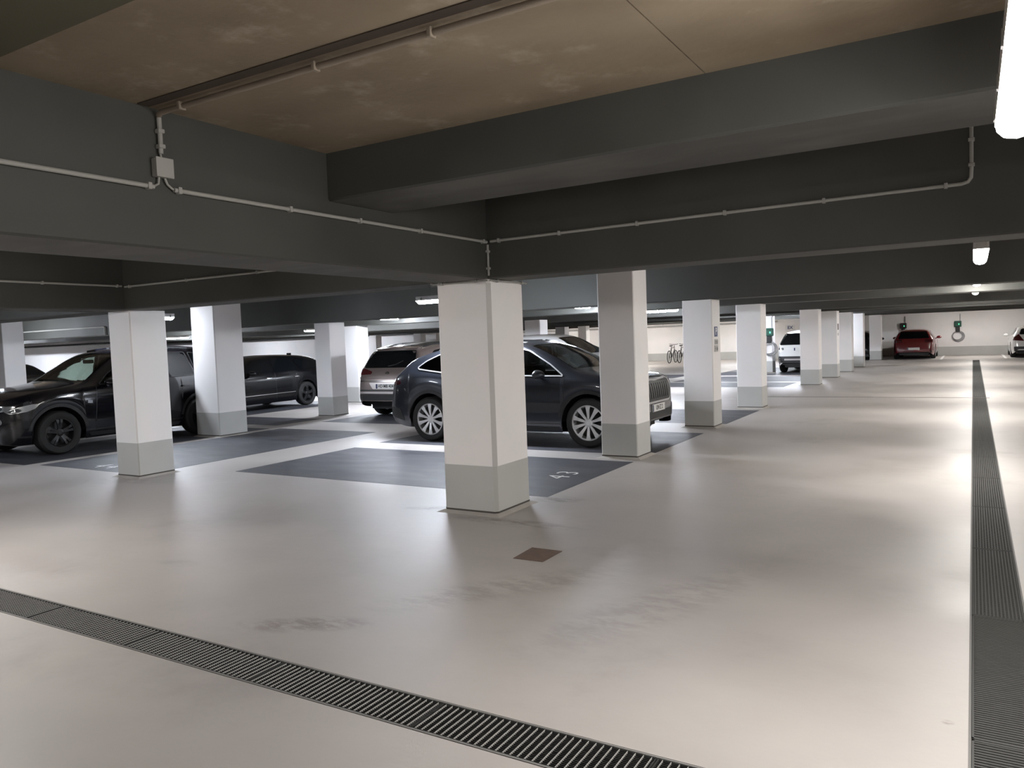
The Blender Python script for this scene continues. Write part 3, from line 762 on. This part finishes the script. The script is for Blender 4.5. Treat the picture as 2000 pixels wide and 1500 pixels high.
    def plate(s, where, z, txt, y=0, tilt=0, wd=.52, ht=.11):
        h, nn, dr = s.ray(where, (y, z)); x = h.x; sg = 1 if where == 'front' else -1
        hs = [s.ray(where, (y + a, z + b))[0] for a in (-wd / 2, wd / 2, 0) for b in (-ht / 2, ht / 2)]
        x = max(q.x for q in hs if q) if sg > 0 else min(q.x for q in hs if q)
        x += sg * .008
        o = link('licence_plate', MB().rbox(-.006, .006, -wd / 2, wd / 2, -ht / 2, ht / 2, .003).mesh('licence_plate', M_plate), s.t, (x, y, z))
        rot = Matrix.Rotation(pi / 2 * sg, 4, 'Z') @ Matrix.Rotation(pi / 2, 4, 'X')
        b = MB().box(-wd / 2 + .004, -wd / 2 + .045, -ht / 2 + .004, ht / 2 - .004, 0, .001).mesh('country_strip', M_plateblue); b.transform(Matrix.Translation((sg * .0065, 0, 0)) @ rot); link('country_strip', b, o)
        if txt:
            t_ = text_mesh(txt, ht * .88, .001, M_ink, .0015); t_.transform(Matrix.Translation((sg * .0075, 0, 0)) @ rot @ Matrix.Translation((.02, 0, 0)) @ Matrix.Diagonal((.92, 1, 1, 1))); link('lettering', t_, o)
            o['label'] = 'white licence plate'
        return o
    def interior(s, dw, ds_):
        # dashboard, seats, steering wheel
        W2 = s.W / 2 - .16
        MB().rbox(s.X(dw + .55), s.X(dw + .05), -W2, W2, .75, 1.02, .05).build('dashboard', M_seat, s.t, True)
        for d in ds_:
            for y in (-.37, .37):
                k = MB().rbox(s.X(d + .25), s.X(d - .25), y - .25, y + .25, .45, .68, .06)
                k.rbox(s.X(d + .36), s.X(d + .22), y - .24, y + .24, .6, 1.18, .05).rbox(s.X(d + .37), s.X(d + .26), y - .12, y + .12, 1.20, 1.40, .04)
                k.build('seat', M_seat, s.t, True)
        x = s.X(dw + .68)
        MB().tube([(x + .10 * sin(a), .37 + .18 * cos(a), .98 + .16 * sin(a)) for a in [2 * pi * i / 24 for i in range(24)]], .016, 8, True).build('steering_wheel', M_seat, s.t, True)
        MB().rbox(s.X(dw + .78), s.X(dw + .70), -.12, .12, s.top(dw + .75) - .14, s.top(dw + .75) - .07, .02).build('rear_view_mirror', M_black, s.t, True)
WM = {}
def paint(name, col, rough=.25, metal=.0, coat=1.0, spec=.5): return mat(name, col, rough, metal, coat, spec=spec)

# ---- blue grey electric crossover with silver wheels (bay next to 43)
P = dict(L=4.68, W=1.88, wb=2.84, foh=.90, r=.362, tw=.235, rimf=.715, gap=.062, tum=.42, cut=.17,
    top=[(0, .56), (.02, .70), (.06, .86), (.13, .955), (.3, 1.0), (.6, 1.06), (.9, 1.115), (1.08, 1.16), (1.5, 1.37), (1.9, 1.53), (2.15, 1.585), (2.6, 1.605), (3.2, 1.575), (3.7, 1.51), (4.05, 1.43), (4.28, 1.33), (4.45, 1.12), (4.55, 1.0), (4.63, .88), (4.66, .7), (4.68, .55)],
    belt=[(0, .50), (.06, .80), (.15, .90), (.5, .965), (1.0, 1.0), (2.0, 1.03), (3.2, 1.07), (4.0, 1.11), (4.4, 1.08), (4.55, .95), (4.68, .5)])
p_blue = paint('slate_blue_paint', (.027, .031, .042), .28, .5)
e = Car('electric_crossover', 'slate blue electric crossover with silver wheels behind the nearest column', P, (-6.22, 11.0, .003), 0, p_blue, .03, True)
e.glaze([[(1.30, 1.045), (1.55, 1.21), (1.95, 1.42), (2.20, 1.475), (2.22, 1.475), (2.30, 1.06)], [(2.36, 1.06), (2.28, 1.48), (2.8, 1.495), (3.25, 1.47), (3.30, 1.10)], [(3.36, 1.105), (3.32, 1.462), (3.62, 1.40), (3.86, 1.30), (4.0, 1.20), (3.96, 1.175)]],
        (1.10, 1.92), [(-.60, 1.12), (.60, 1.12), (.52, 1.36), (-.52, 1.36)], M_satin, gm=M_smoke)
e.interior(1.0, (2.15, 3.1))
e.wheels(M_alloy, 'multi', 10); e.mirrors(1.66, 1.07, p_blue); e.handles((2.02, 3.08), .93, p_blue)
e.gaps([[(1.28, 1.0), (1.27, .8), (1.28, .45), (1.33, .33)], [(2.33, 1.04), (2.34, .7), (2.32, .33)], [(3.34, 1.08), (3.38, .85), (3.30, .62), (3.2, .48), (3.12, .33)], [(1.34, .34), (3.1, .34)], [(4.2, .95), (4.22, .62)]])
e.both('sill_trim', path_poly([(1.36, .245), (3.2, .25)], .10), M_dark, off=.006)
e.both('fender_crease', path_poly([(1.16, .925), (1.5, .915), (2.3, .905)], .012), p_blue, off=.006)
e.both('arch_trim', path_poly([(P['foh'] + .455 * cos(a), .362 + .455 * sin(a)) for a in [pi * (.05 + .90 * i / 20) for i in range(21)]], .05), M_dark, off=.005, thick=.01)
e.both('arch_trim', path_poly([(P['foh'] + P['wb'] + .455 * cos(a), .362 + .455 * sin(a)) for a in [pi * (.05 + .90 * i / 20) for i in range(21)]], .05), M_dark, off=.005, thick=.01)
g = rounded([(-.50, .62), (.50, .62), (.60, .78), (.56, .93), (.0, .915), (-.56, .93), (-.60, .78)], .05)
e.patch('grille_surround', grow(g, .028), 'front', M_satin, off=.010, thick=.01); e.patch('grille', g, 'front', M_black, off=.014, thick=.01)
for k in range(-5, 6): e.patch('grille_slat', path_poly([(k * .085, .66), (k * .088, .88)], .018), 'front', M_dark, off=.02)
e.mirr('headlight', rounded([(.64, .80), (.84, .84), (.86, .92), (.66, .915)], .03), 'front', M_headd, off=.006, label='dark headlight lens')
e.patch('lower_intake', rounded([(-.72, .36), (.72, .36), (.78, .47), (-.78, .47)], .04), 'front', M_black, off=.008)
e.mirr('fog_lamp', rounded([(.66, .42), (.80, .43), (.79, .55), (.70, .54)], .03), 'front', M_dark, off=.01)
e.plate('front', .52, 'UN·Z 2')
e.both('taillight', rounded([(4.36, .93), (4.62, .90), (4.61, 1.01), (4.48, 1.03), (4.34, .97)], .03), M_lens, off=.006, label='dark red taillight')
e.mirr('taillight', rounded([(.42, .90), (.84, .89), (.82, 1.0), (.44, .985)], .03), 'rear', M_lens, off=.006)
e.patch('lower_bumper', rounded([(-.74, .36), (.74, .36), (.78, .54), (-.78, .54)], .05), 'rear', M_dark, off=.008)
e.both('lower_bumper', rounded([(4.28, .32), (4.62, .40), (4.60, .56), (4.36, .52)], .03), M_dark, off=.008)
e.plate('rear', .74, 'UN·Z 2')
e.both('roof_rail', path_poly([(2.1, 1.545), (2.6, 1.567), (3.2, 1.54), (3.75, 1.475)], .014), M_satin, off=.014, thick=.02)
e.patch('bonnet_line', path_poly([(.22, .44), (.6, .52), (1.0, .60)], .012), 'top', M_black, off=.001, thick=.001)
e.patch('bonnet_line', path_poly([(.22, -.44), (.6, -.52), (1.0, -.60)], .012), 'top', M_black, off=.001, thick=.001)
e.finish()

# ---- big black off-roader at left
P = dict(L=4.62, W=1.95, wb=2.73, foh=.86, r=.358, tw=.255, rimf=.66, gap=.065, tum=.36,
    top=[(0, .62), (.02, .76), (.06, .89), (.13, .97), (.3, 1.03), (.7, 1.10), (1.1, 1.155), (1.30, 1.19), (1.66, 1.41), (2.05, 1.635), (2.3, 1.70), (2.8, 1.74), (3.3, 1.735), (3.85, 1.69), (4.2, 1.61), (4.33, 1.43), (4.42, 1.19), (4.52, 1.04), (4.58, .85), (4.62, .6)],
    belt=[(0, .55), (.06, .80), (.15, .89), (.5, .99), (1.0, 1.05), (2.0, 1.09), (3.3, 1.13), (4.15, 1.16), (4.35, 1.1), (4.5, .95), (4.62, .55)])
p_blk = paint('gloss_black_paint', (.003, .003, .005), .12, 0, .4)
b = Car('black_offroader', 'big glossy black car with black wheels at the left', P, (-13.835, 8.48, .003), -pi / 2, p_blk, .03, True)
b.dark_from = 1
b.glaze([[(1.58, 1.105), (1.80, 1.285), (2.14, 1.475), (2.38, 1.575), (2.52, 1.595), (2.56, 1.13)], [(2.62, 1.13), (2.59, 1.60), (3.05, 1.612), (3.42, 1.60), (3.48, 1.17)], [(3.54, 1.175), (3.50, 1.595), (3.85, 1.555), (4.16, 1.34), (4.10, 1.23)]],
        (1.32, 2.09), [(-.62, 1.19), (.62, 1.19), (.54, 1.50), (-.54, 1.50)], M_black, gm=M_clear)
b.interior(1.22, (2.3, 3.15))
b.wheels(M_blackalloy, 'twin', 10); b.mirrors(1.74, 1.13, p_blk); b.handles((2.3, 3.25), .97, p_blk)
b.gaps([[(1.52, 1.07), (1.50, .85), (1.46, .5), (1.46, .34)], [(2.59, 1.11), (2.61, .8), (2.59, .36)], [(3.51, 1.14), (3.54, .95), (3.40, .66), (3.22, .48), (3.14, .36)], [(1.46, .36), (3.14, .36)]])
b.both('sill_trim', path_poly([(1.34, .255), (3.1, .26)], .10), M_dark, off=.006)
b.both('side_moulding', path_poly([(1.46, .50), (2.6, .50), (3.1, .51)], .035), p_blk, off=.012)
for a0 in (P['foh'], P['foh'] + P['wb']):
    b.both('arch_trim', path_poly([(a0 + .452 * cos(a), .358 + .452 * sin(a)) for a in [pi * (.05 + .90 * i / 20) for i in range(21)]], .055), M_dark, off=.008, thick=.01)
b.both('headlight', rounded([(.10, .77), (.28, .825), (.46, .86), (.56, .855), (.50, .79), (.38, .745), (.16, .72)], .02), M_headl, off=.006, label='silver headlight unit')
b.both('headlight_lens', rounded([(.14, .765), (.26, .808), (.33, .77), (.28, .745), (.17, .735)], .015), M_headd, off=.010)
b.mirr('headlight', rounded([(.36, .765), (.78, .765), (.86, .845), (.60, .855), (.36, .84)], .03), 'front', M_headl, off=.006)
for y in (.50, .70): b.mirr('headlight_lens', [(y + .045 * cos(2 * pi * i / 16), .808 + .036 * sin(2 * pi * i / 16)) for i in range(16)], 'front', M_headd, off=.011, res=.03)
b.mirr('grille', rounded([(.03, .74), (.28, .76), (.31, .86), (.26, .92), (.03, .92)], .05), 'front', M_black, off=.012)
b.mirr('fog_lamp', [(.70 + .05 * cos(2 * pi * i / 16), .60 + .05 * sin(2 * pi * i / 16)) for i in range(16)], 'front', M_headl, off=.012, res=.03, label='round silver fog lamp')
b.patch('lower_intake', rounded([(-.66, .40), (.66, .40), (.74, .53), (-.74, .53)], .04), 'front', M_dark, off=.006)
b.plate('front', .67, None)
b.both('taillight', rounded([(4.24, 1.0), (4.54, .96), (4.53, 1.06), (4.38, 1.12), (4.24, 1.08)], .03), M_lens, off=.006)
b.both('roof_rail', path_poly([(2.2, 1.672), (2.75, 1.708), (3.4, 1.695), (4.0, 1.635)], .022), p_blk, off=.03, thick=.03)
b.both('side_badge', path_poly([(1.34, .83), (1.42, .82)], .05), M_chrome, off=.008)
b.finish()

# ---- brown crossover seen from behind
SUV_TOP = [(0, .58), (.03, .75), (.08, .90), (.16, .97), (.5, 1.03), (1.0, 1.10), (1.2, 1.14), (1.6, 1.38), (1.95, 1.55), (2.2, 1.61), (2.7, 1.64), (3.3, 1.62), (3.8, 1.57), (4.08, 1.51), (4.20, 1.36), (4.30, 1.14), (4.36, 1.03), (4.42, .88), (4.46, .7), (4.48, .55)]
SUV_BELT = [(0, .5), (.06, .8), (.16, .9), (.5, .96), (1.0, 1.0), (2.2, 1.04), (3.4, 1.09), (4.0, 1.12), (4.25, 1.08), (4.4, .85), (4.48, .5)]
SUV = dict(L=4.48, W=1.85, wb=2.67, foh=.90, r=.35, tw=.225, rimf=.68, tum=.40, top=SUV_TOP, belt=SUV_BELT)
SUV_SIDE = [[(1.42, 1.06), (1.75, 1.28), (2.05, 1.46), (2.35, 1.50), (2.38, 1.08)], [(2.45, 1.08), (2.42, 1.505), (3.1, 1.50), (3.16, 1.12)], [(3.23, 1.125), (3.18, 1.49), (3.6, 1.44), (3.86, 1.30), (3.78, 1.17)]]
SUV_REAR = [(-.72, 1.10), (.72, 1.10), (.60, 1.46), (-.60, 1.46)]
def suv(name, label, loc, rz, pm, detail=True, rim=None, hscale=1.0):
    P = dict(SUV)
    if hscale != 1.0:
        P['top'] = [(x, z * hscale) for x, z in SUV_TOP]; P['belt'] = [(x, z * hscale) for x, z in SUV_BELT]
    sc = lambda poly: [(x, z * hscale) for x, z in poly]
    c = Car(name, label, P, loc, rz, pm, .04 if detail else .07)
    c.glaze([sc(p) for p in SUV_SIDE], (1.22, 1.98), sc(SUV_REAR), None)
    c.wheels(rim or M_alloy, 'plain', 7); c.mirrors(1.60, 1.10 * hscale, pm)
    if detail:
        c.gaps([[(1.42, 1.0), (1.4, .5), (1.42, .34)], [(2.42, 1.05), (2.44, .36)], [(3.2, 1.08), (3.22, .9), (3.05, .5), (3.0, .36)]])
        c.handles((2.15, 2.95), .93, pm)
    c.both('sill_trim', path_poly([(1.36, .26), (3.1, .265)], .12), M_dark, off=.006)
    return c
p_brown = paint('taupe_brown_paint', (.175, .14, .13), .3, .4)
c = suv('brown_crossover', 'taupe brown crossover seen from behind between the columns', (-10.92, 15.14, .003), pi / 2, p_brown)
c.mirr('taillight', rounded([(.46, .96), (.86, .95), (.88, 1.05), (.70, 1.09), (.44, 1.02)], .03), 'rear', M_lens, off=.008, label='dark red taillight')
c.both('taillight', rounded([(4.10, .98), (4.40, .95), (4.38, 1.06), (4.22, 1.09)], .03), M_lens, off=.007)
c.patch('tailgate_crease', path_poly([(-.80, .885), (0, .875), (.80, .885)], .02), 'rear', p_brown, off=.018, thick=.01)
c.patch('tailgate_bar', path_poly([(-.72, .815), (0, .812), (.72, .815)], .028), 'rear', M_chrome, off=.014, thick=.01, label='satin bar above the plate')
c.patch('plate_recess', rounded([(-.48, .78), (.48, .78), (.36, .64), (-.36, .64)], .02), 'rear', mat('satin_silver', (.42, .39, .38), .35, .5), off=.005)
c.plate('rear', .705, 'HD·MB 404')
c.patch('bumper_gap', path_poly([(-.8, .615), (.8, .615)], .035), 'rear', M_black, off=.004)
c.patch('bumper_lip', path_poly([(-.74, .565), (.74, .565)], .04), 'rear', mat('satin_silver', (.42, .39, .38)), off=.014, thick=.01)
c.patch('lower_bumper', rounded([(-.76, .40), (.76, .40), (.76, .53), (-.76, .53)], .05), 'rear', M_dark, off=.006)
c.patch('badge', [(.055 * cos(2 * pi * i / 20), .985 + .032 * sin(2 * pi * i / 20)) for i in range(20)], 'rear', M_chrome, off=.012, res=.03, label='oval chrome emblem')
c.patch('badge_inner', path_poly([(-.03, .965), (-.022, .985), (.022, .985), (.03, 1.005)], .012), 'rear', M_dark, off=.016, res=.03)
c.patch('rear_wiper', path_poly([(.02, 1.13), (-.18, 1.16), (-.36, 1.24)], .014), 'rear', M_black, off=.02, thick=.01)
c.patch('window_edge', path_poly([(-.66, 1.075), (-.45, 1.08)], .012), 'rear', M_chrome, off=.01)
c.patch('spoiler_lip', path_poly([(-.58, 1.50), (0, 1.515), (.58, 1.50)], .03), 'rear', p_brown, off=.03, thick=.02)
c.both('roof_rail', path_poly([(2.2, 1.575), (2.8, 1.60), (3.4, 1.585), (3.9, 1.53)], .03), M_black, off=.03, thick=.03)
c.both('roof_rail_edge', path_poly([(2.2, 1.545), (2.8, 1.568), (3.4, 1.553), (3.9, 1.50)], .012), M_chrome, off=.01)
c.finish()

# ---- saloons
SED_TOP = [(0, .52), (.03, .66), (.08, .76), (.18, .82), (.6, .91), (1.1, .97), (1.35, 1.0), (1.75, 1.2), (2.15, 1.38), (2.4, 1.43), (2.8, 1.445), (3.3, 1.41), (3.7, 1.32), (4.05, 1.16), (4.25, 1.07), (4.5, 1.04), (4.6, .97), (4.66, .78), (4.7, .5)]
WAG_TOP = SED_TOP[:11] + [(3.3, 1.44), (3.9, 1.41), (4.25, 1.34), (4.42, 1.18), (4.54, 1.0), (4.62, .85), (4.67, .7), (4.7, .5)]
SED_BELT = [(0, .45), (.06, .68), (.2, .76), (.6, .84), (1.3, .90), (2.4, .93), (3.6, .97), (4.3, .99), (4.55, .93), (4.7, .48)]
SED_BOT = None
def saloon(name, label, loc, rz, pm, wagon=False, detail=False, rim=None, L=4.7, W=1.84):
    k = L / 4.7
    P = dict(L=L, W=W, wb=2.78 * k, foh=.9 * k, r=.33, tw=.22, rimf=.69, tum=.46, top=[(x * k, z) for x, z in (WAG_TOP if wagon else SED_TOP)], belt=[(x * k, z) for x, z in SED_BELT],
             bot=[(0, .30), (.08, .2), (.4, .17), (L - .5, .18), (L - .1, .26), (L, .34)])
    c = Car(name, label, P, loc, rz, pm, .04 if detail else .07)
    side = [[(1.58, .945), (1.95, 1.16), (2.25, 1.30), (2.50, 1.335), (2.53, .965)], [(2.60, .97), (2.57, 1.34), (3.05, 1.33), (3.30, 1.27), (3.42, 1.0)]]
    if wagon: side.append([(3.49, 1.0), (3.38, 1.28), (3.9, 1.30), (4.2, 1.22), (4.15, 1.04)])
    else: side.append([(3.48, 1.005), (3.37, 1.25), (3.6, 1.19), (3.85, 1.06)])
    side = [[(x * k, z) for x, z in p] for p in side]
    c.glaze(side, (1.38 * k, 2.18 * k), [(-.6, 1.03), (.6, 1.03), (.52, 1.28), (-.52, 1.28)] if wagon else [(3.42 * k, -.50), (3.42 * k, .50), (4.12 * k, .58), (4.12 * k, -.58)], None, 'rear' if wagon else 'top')
    c.wheels(rim or M_alloy, 'plain', 5); c.mirrors(1.75 * k, .98, pm)
    if detail:
        c.gaps([[(1.5 * k, .9), (1.48 * k, .45), (1.5 * k, .26)], [(2.57 * k, .95), (2.58 * k, .28)], [(3.46 * k, .97), (3.5 * k, .8), (3.35 * k, .5), (3.2 * k, .28)]])
        c.handles((2.35 * k, 3.3 * k), .83, M_chrome)
    return c
p_blk2 = paint('satin_black_paint', (.004, .004, .005), .2, 0, .1, .25)
c = saloon('black_estate', 'black estate car behind the two white columns at left', (-16.92, 14.25, .003), -pi / 2, p_blk2, True, True, M_blackalloy, 4.8)
c.both('side_moulding', path_poly([(1.5, .40), (3.3, .42)], .012), M_chrome, off=.008)
MB().rbox(c.X(4.05), c.X(3.90), -.015, .015, c.top(3.97) - .01, c.top(3.97) + .06, .006).build('antenna_fin', p_blk2, c.t)
c.both('taillight', rounded([(4.4, .86), (4.72, .84), (4.70, .95), (4.5, .97)], .03), M_lens, off=.006)
c.finish()
c = saloon('black_saloon', 'black saloon roof showing behind the big black car\'s windscreen', (-27.6, 13.6, 0), 0, p_blk2); c.finish()
c = saloon('black_saloon', 'dark car roof just above the black estate\'s bonnet', (-25.9, 20.9, 0), 0, p_blk2); c.finish()
c = saloon('black_saloon', 'black car behind the electric crossover\'s windscreen', (-12.35, 25.6, .003), 0, p_blk2, True); c.finish()
p_wht = paint('white_paint', (.72, .72, .72), .3)
c = suv('white_crossover', 'white roofed crossover showing over the electric crossover', (-9.48, 18.44, 0), 0, p_wht, False, None, 1.06); c.finish()
# ---- white box-shaped car at the charger
c = suv('white_crossover', 'white crossover parked by the column charger, half hidden by a column', (-5.45, 32.2, .003), pi / 2, p_wht, False, M_blackalloy, .98)
c.patch('tail_glass', rounded([(-.80, 1.04), (.80, 1.04), (.62, 1.46), (-.62, 1.46)], .06), 'rear', M_bglass, off=.012)
c.plate('rear', .88, None)
c.patch('lower_bumper', rounded([(-.86, .34), (.86, .34), (.86, .62), (-.86, .62)], .05), 'rear', M_black, off=.008)
c.mirr('taillight', rounded([(.62, .86), (.84, .86), (.82, .94), (.64, .94)], .02), 'rear', M_headl, off=.008)
c.patch('bumper_lip', path_poly([(-.6, .50), (.6, .50)], .06), 'rear', mat('satin_silver', (.42, .39, .38)), off=.016)
c.finish()
# ---- red hatchback and neighbours at the end wall
p_red = paint('red_paint', (.13, .007, .013), .25)
c = saloon('red_hatchback', 'red hatchback parked against the end wall', (-2.42, 43.25, 0), pi / 2, p_red, True, False, None, 4.3, 1.8)
c.mirr('taillight', rounded([(.46, .80), (.80, .80), (.78, .92), (.50, .94)], .03), 'rear', M_lens, off=.008)
c.patch('tail_glass', rounded([(-.66, .98), (.66, .98), (.54, 1.31), (-.54, 1.31)], .05), 'rear', M_bglass, off=.010)
c.plate('rear', .50, None)
c.patch('lower_bumper', rounded([(-.74, .28), (.74, .28), (.76, .40), (-.76, .40)], .04), 'rear', M_black, off=.008)
c.finish()
c = saloon('dark_saloon', 'dark car left of the red hatchback, mostly behind the last column', (-5.0, 43.1, 0), pi / 2, p_blk2, True); c.finish()
c = saloon('white_estate', 'white car at the right picture edge by the end wall', (2.36, 43.1, 0), pi / 2, p_wht, True)
c.mirr('taillight', rounded([(.42, .74), (.84, .78), (.80, .90), (.62, 1.05)], .03), 'rear', M_lens, off=.008, label='large red taillight')
c.patch('lower_bumper', rounded([(-.78, .28), (.78, .28), (.80, .50), (-.80, .50)], .04), 'rear', M_black, off=.008)
c.plate('rear', .66, None)
c.finish()

# ------------------------------------------------------------------ wall chargers
def charger(label, loc, m=None):
    t = thing('wall_charger', label, 'charger', loc)
    MB().rbox(-.16, .16, -.12, 0, 0, .30, .03).build('case', m or M_green, t)
    MB().rbox(-.09, .09, -.125, -.05, -.26, .0, .02).build('lower_case', M_black, t)
    MB().box(.02, .07, -.124, -.119, .10, .17).build('status_light', M_led, t)
    for r, dx, dz in ((.24, 0, 0), (.26, .03, -.02), (.22, -.02, .02)):
        MB().tube([(dx + r * sin(a), -.07 + dx, -.46 + dz + r * cos(a)) for a in [2 * pi * i / 28 for i in range(28)]], .018, 8, True).build('cable_loop', M_coil, t, True)
    MB().tube([(.10, -.03, .30), (.10, -.03, 2.1 - loc[2])], .02, 8).build('supply_conduit', M_pipe, t)
    return t
charger('green lit wall charger with cable loop on the column by the white car', (-6.60, YB[7] - .002, 1.40))
charger('green wall charger with cable loops on the end wall', (-.66, YF - .008, 1.45))
charger('dark wall charger above the red hatchback', (-3.15, YF - .008, 1.45), M_dark)
# ------------------------------------------------------------------ signs
t = thing('parking_sign', 'small blue parking sign on the column facing the aisle', 'sign', (XA, 13.02, 1.62))
MB().rbox(0, .006, -.085, .085, -.085, .085, .002).build('panel', M_signblue, t)
RX = Matrix.Rotation(pi / 2, 4, 'Z') @ Matrix.Rotation(pi / 2, 4, 'X')
me = text_mesh('P', .17, .001, M_linepaint, .003); me.transform(Matrix.Translation((.007, 0, 0)) @ RX); link('lettering', me, t)
t = thing('notice_plate', 'blank grey notice strip under the blue parking sign', 'sign', (XA, 13.03, 1.445))
MB().rbox(0, .005, -.10, .10, -.045, .045, .002).build('panel', M_signgrey, t)
for k in (-.015, .012): MB().box(.0052, .0058, -.08, .08, k - .004, k + .004).build('print_line', M_ink, t)
t = thing('notice_plate', 'grey pictogram notice, lowest on the signed column', 'sign', (XA, 13.02, 1.335))
MB().rbox(0, .005, -.11, .11, -.055, .055, .002).build('panel', M_signgrey, t)
MB().add([(.0058, -.07, .03), (.0058, -.04, -.035), (.0058, -.01, .035), (.0058, -.035, 0)], [(0, 1, 2, 3)]).build('pictogram', M_dark, t)
MB().add([(.0058, .03, -.03), (.0058, .08, -.03), (.0058, .075, .02), (.0058, .035, .02)], [(0, 1, 2, 3)]).build('pictogram', M_dark, t)
t = thing('notice_plate', 'small dark notice on the sixth aisle column', 'sign', (XA, YB[6] + .2, 1.65))
MB().rbox(0, .006, -.09, .09, -.10, .10, .002).build('panel', M_dark, t); MB().rbox(0, .006, -.07, .07, -.28, -.20, .002).build('small_panel', M_signgrey, t)
t = thing('direction_sign', 'white sign with dark blue marks on the end wall over the white car', 'sign', (-8.86, YF - .012, 1.73))
MB().rbox(-.26, .26, 0, .006, -.16, .16, .002).build('panel', M_plate, t)
me = text_mesh('EX', .24, .001, M_signblue, .006); me.transform(Matrix.Translation((0, -.0012, 0)) @ Matrix.Rotation(pi / 2, 4, 'X')); link('lettering', me, t)

# ------------------------------------------------------------------ bicycles by the far wall
def bicycle(label, loc, rz):
    t = thing('bicycle', label, 'bicycle', loc, rz, 'bicycles by the end wall')
    R = .34
    for x in (-.53, .53):
        w_ = MB().tube([(x + R * cos(a), 0, R + .01 + R * sin(a)) for a in [2 * pi * i / 28 for i in range(28)]], .022, 8, True).build('wheel', M_rubber, t, True)
        k = MB()
        for i in range(8):
            a = pi * i / 8; k.tube([(x - R * cos(a), 0, R + .01 - R * sin(a)), (x + R * cos(a), 0, R + .01 + R * sin(a))], .004, 4)
        k.build('spokes', M_galv, w_)
    z = R + .01
    f = MB()
    for a, c_ in (((-.53, 0, z), (-.16, 0, .86)), ((-.53, 0, z), (-.10, 0, .32)), ((-.10, 0, .32), (-.18, 0, .92)), ((-.10, 0, .32), (.36, 0, .78)), ((-.16, 0, .84), (.34, 0, .86))): f.tube([a, c_], .018, 8)
    f.build('frame', M_dark, t, True)
    MB().tube([(.53, 0, z), (.36, 0, .78), (.32, 0, .98)], .018, 8).build('fork', M_dark, t, True)
    MB().tube([(.24, -.25, 1.06), (.34, -.14, 1.03), (.34, .14, 1.03), (.24, .25, 1.06)], .014, 8).build('handlebar', M_dark, t, True)
    MB().rbox(-.33, -.06, -.07, .07, .93, .99, .03).build('saddle', M_black, t, True)
    return t
bicycle('leftmost dark bicycle by the end wall', (-14.50, 41.9, 0), radians(90))
bicycle('middle dark bicycle by the end wall', (-13.96, 42.0, 0), radians(90))
bicycle('rightmost dark bicycle by the end wall, cut by a column', (-13.42, 42.1, 0), radians(90))

# ------------------------------------------------------------------ pipes before the far left wall
def pipe(label, p, q, r, hang=None, m=M_pipe):
    t = thing('service_pipe', label, 'pipe', p)
    d = Vector(q) - Vector(p); MB().tube([(0, 0, 0), d[:]], r, 10).build('tube', m, t, True)
    if hang:
        n = int(d.length / hang)
        for k in range(1, n):
            c = d * (k / n)
            MB().tube([c[:], (c.x, c.y, hz - p[2])], .02, 6).build('hanger', m, t)
    return t
hz = ZC
pipe('upper grey pipe before the far left wall', (-79, 35.75, 2.42), (-27.2, 35.75, 2.42), .07, 3.0)
pipe('lower dark pipe before the far left wall', (-79, 35.6, 2.20), (-27.2, 35.6, 2.20), .055, 3.0, M_dark)
pipe('upper grey pipe on the partition wall', (-60, 17.85, 2.30), (-27.6, 17.85, 2.30), .05, 1.6)
pipe('lower dark pipe on the partition wall', (-60, 17.88, 2.07), (-27.6, 17.88, 2.07), .04, None, M_dark)
pipe('thin grey pipe along the end wall near the bicycles', (-26.4, 45.4, 2.12), (-9.5, 45.4, 2.12), .05, 3.0)
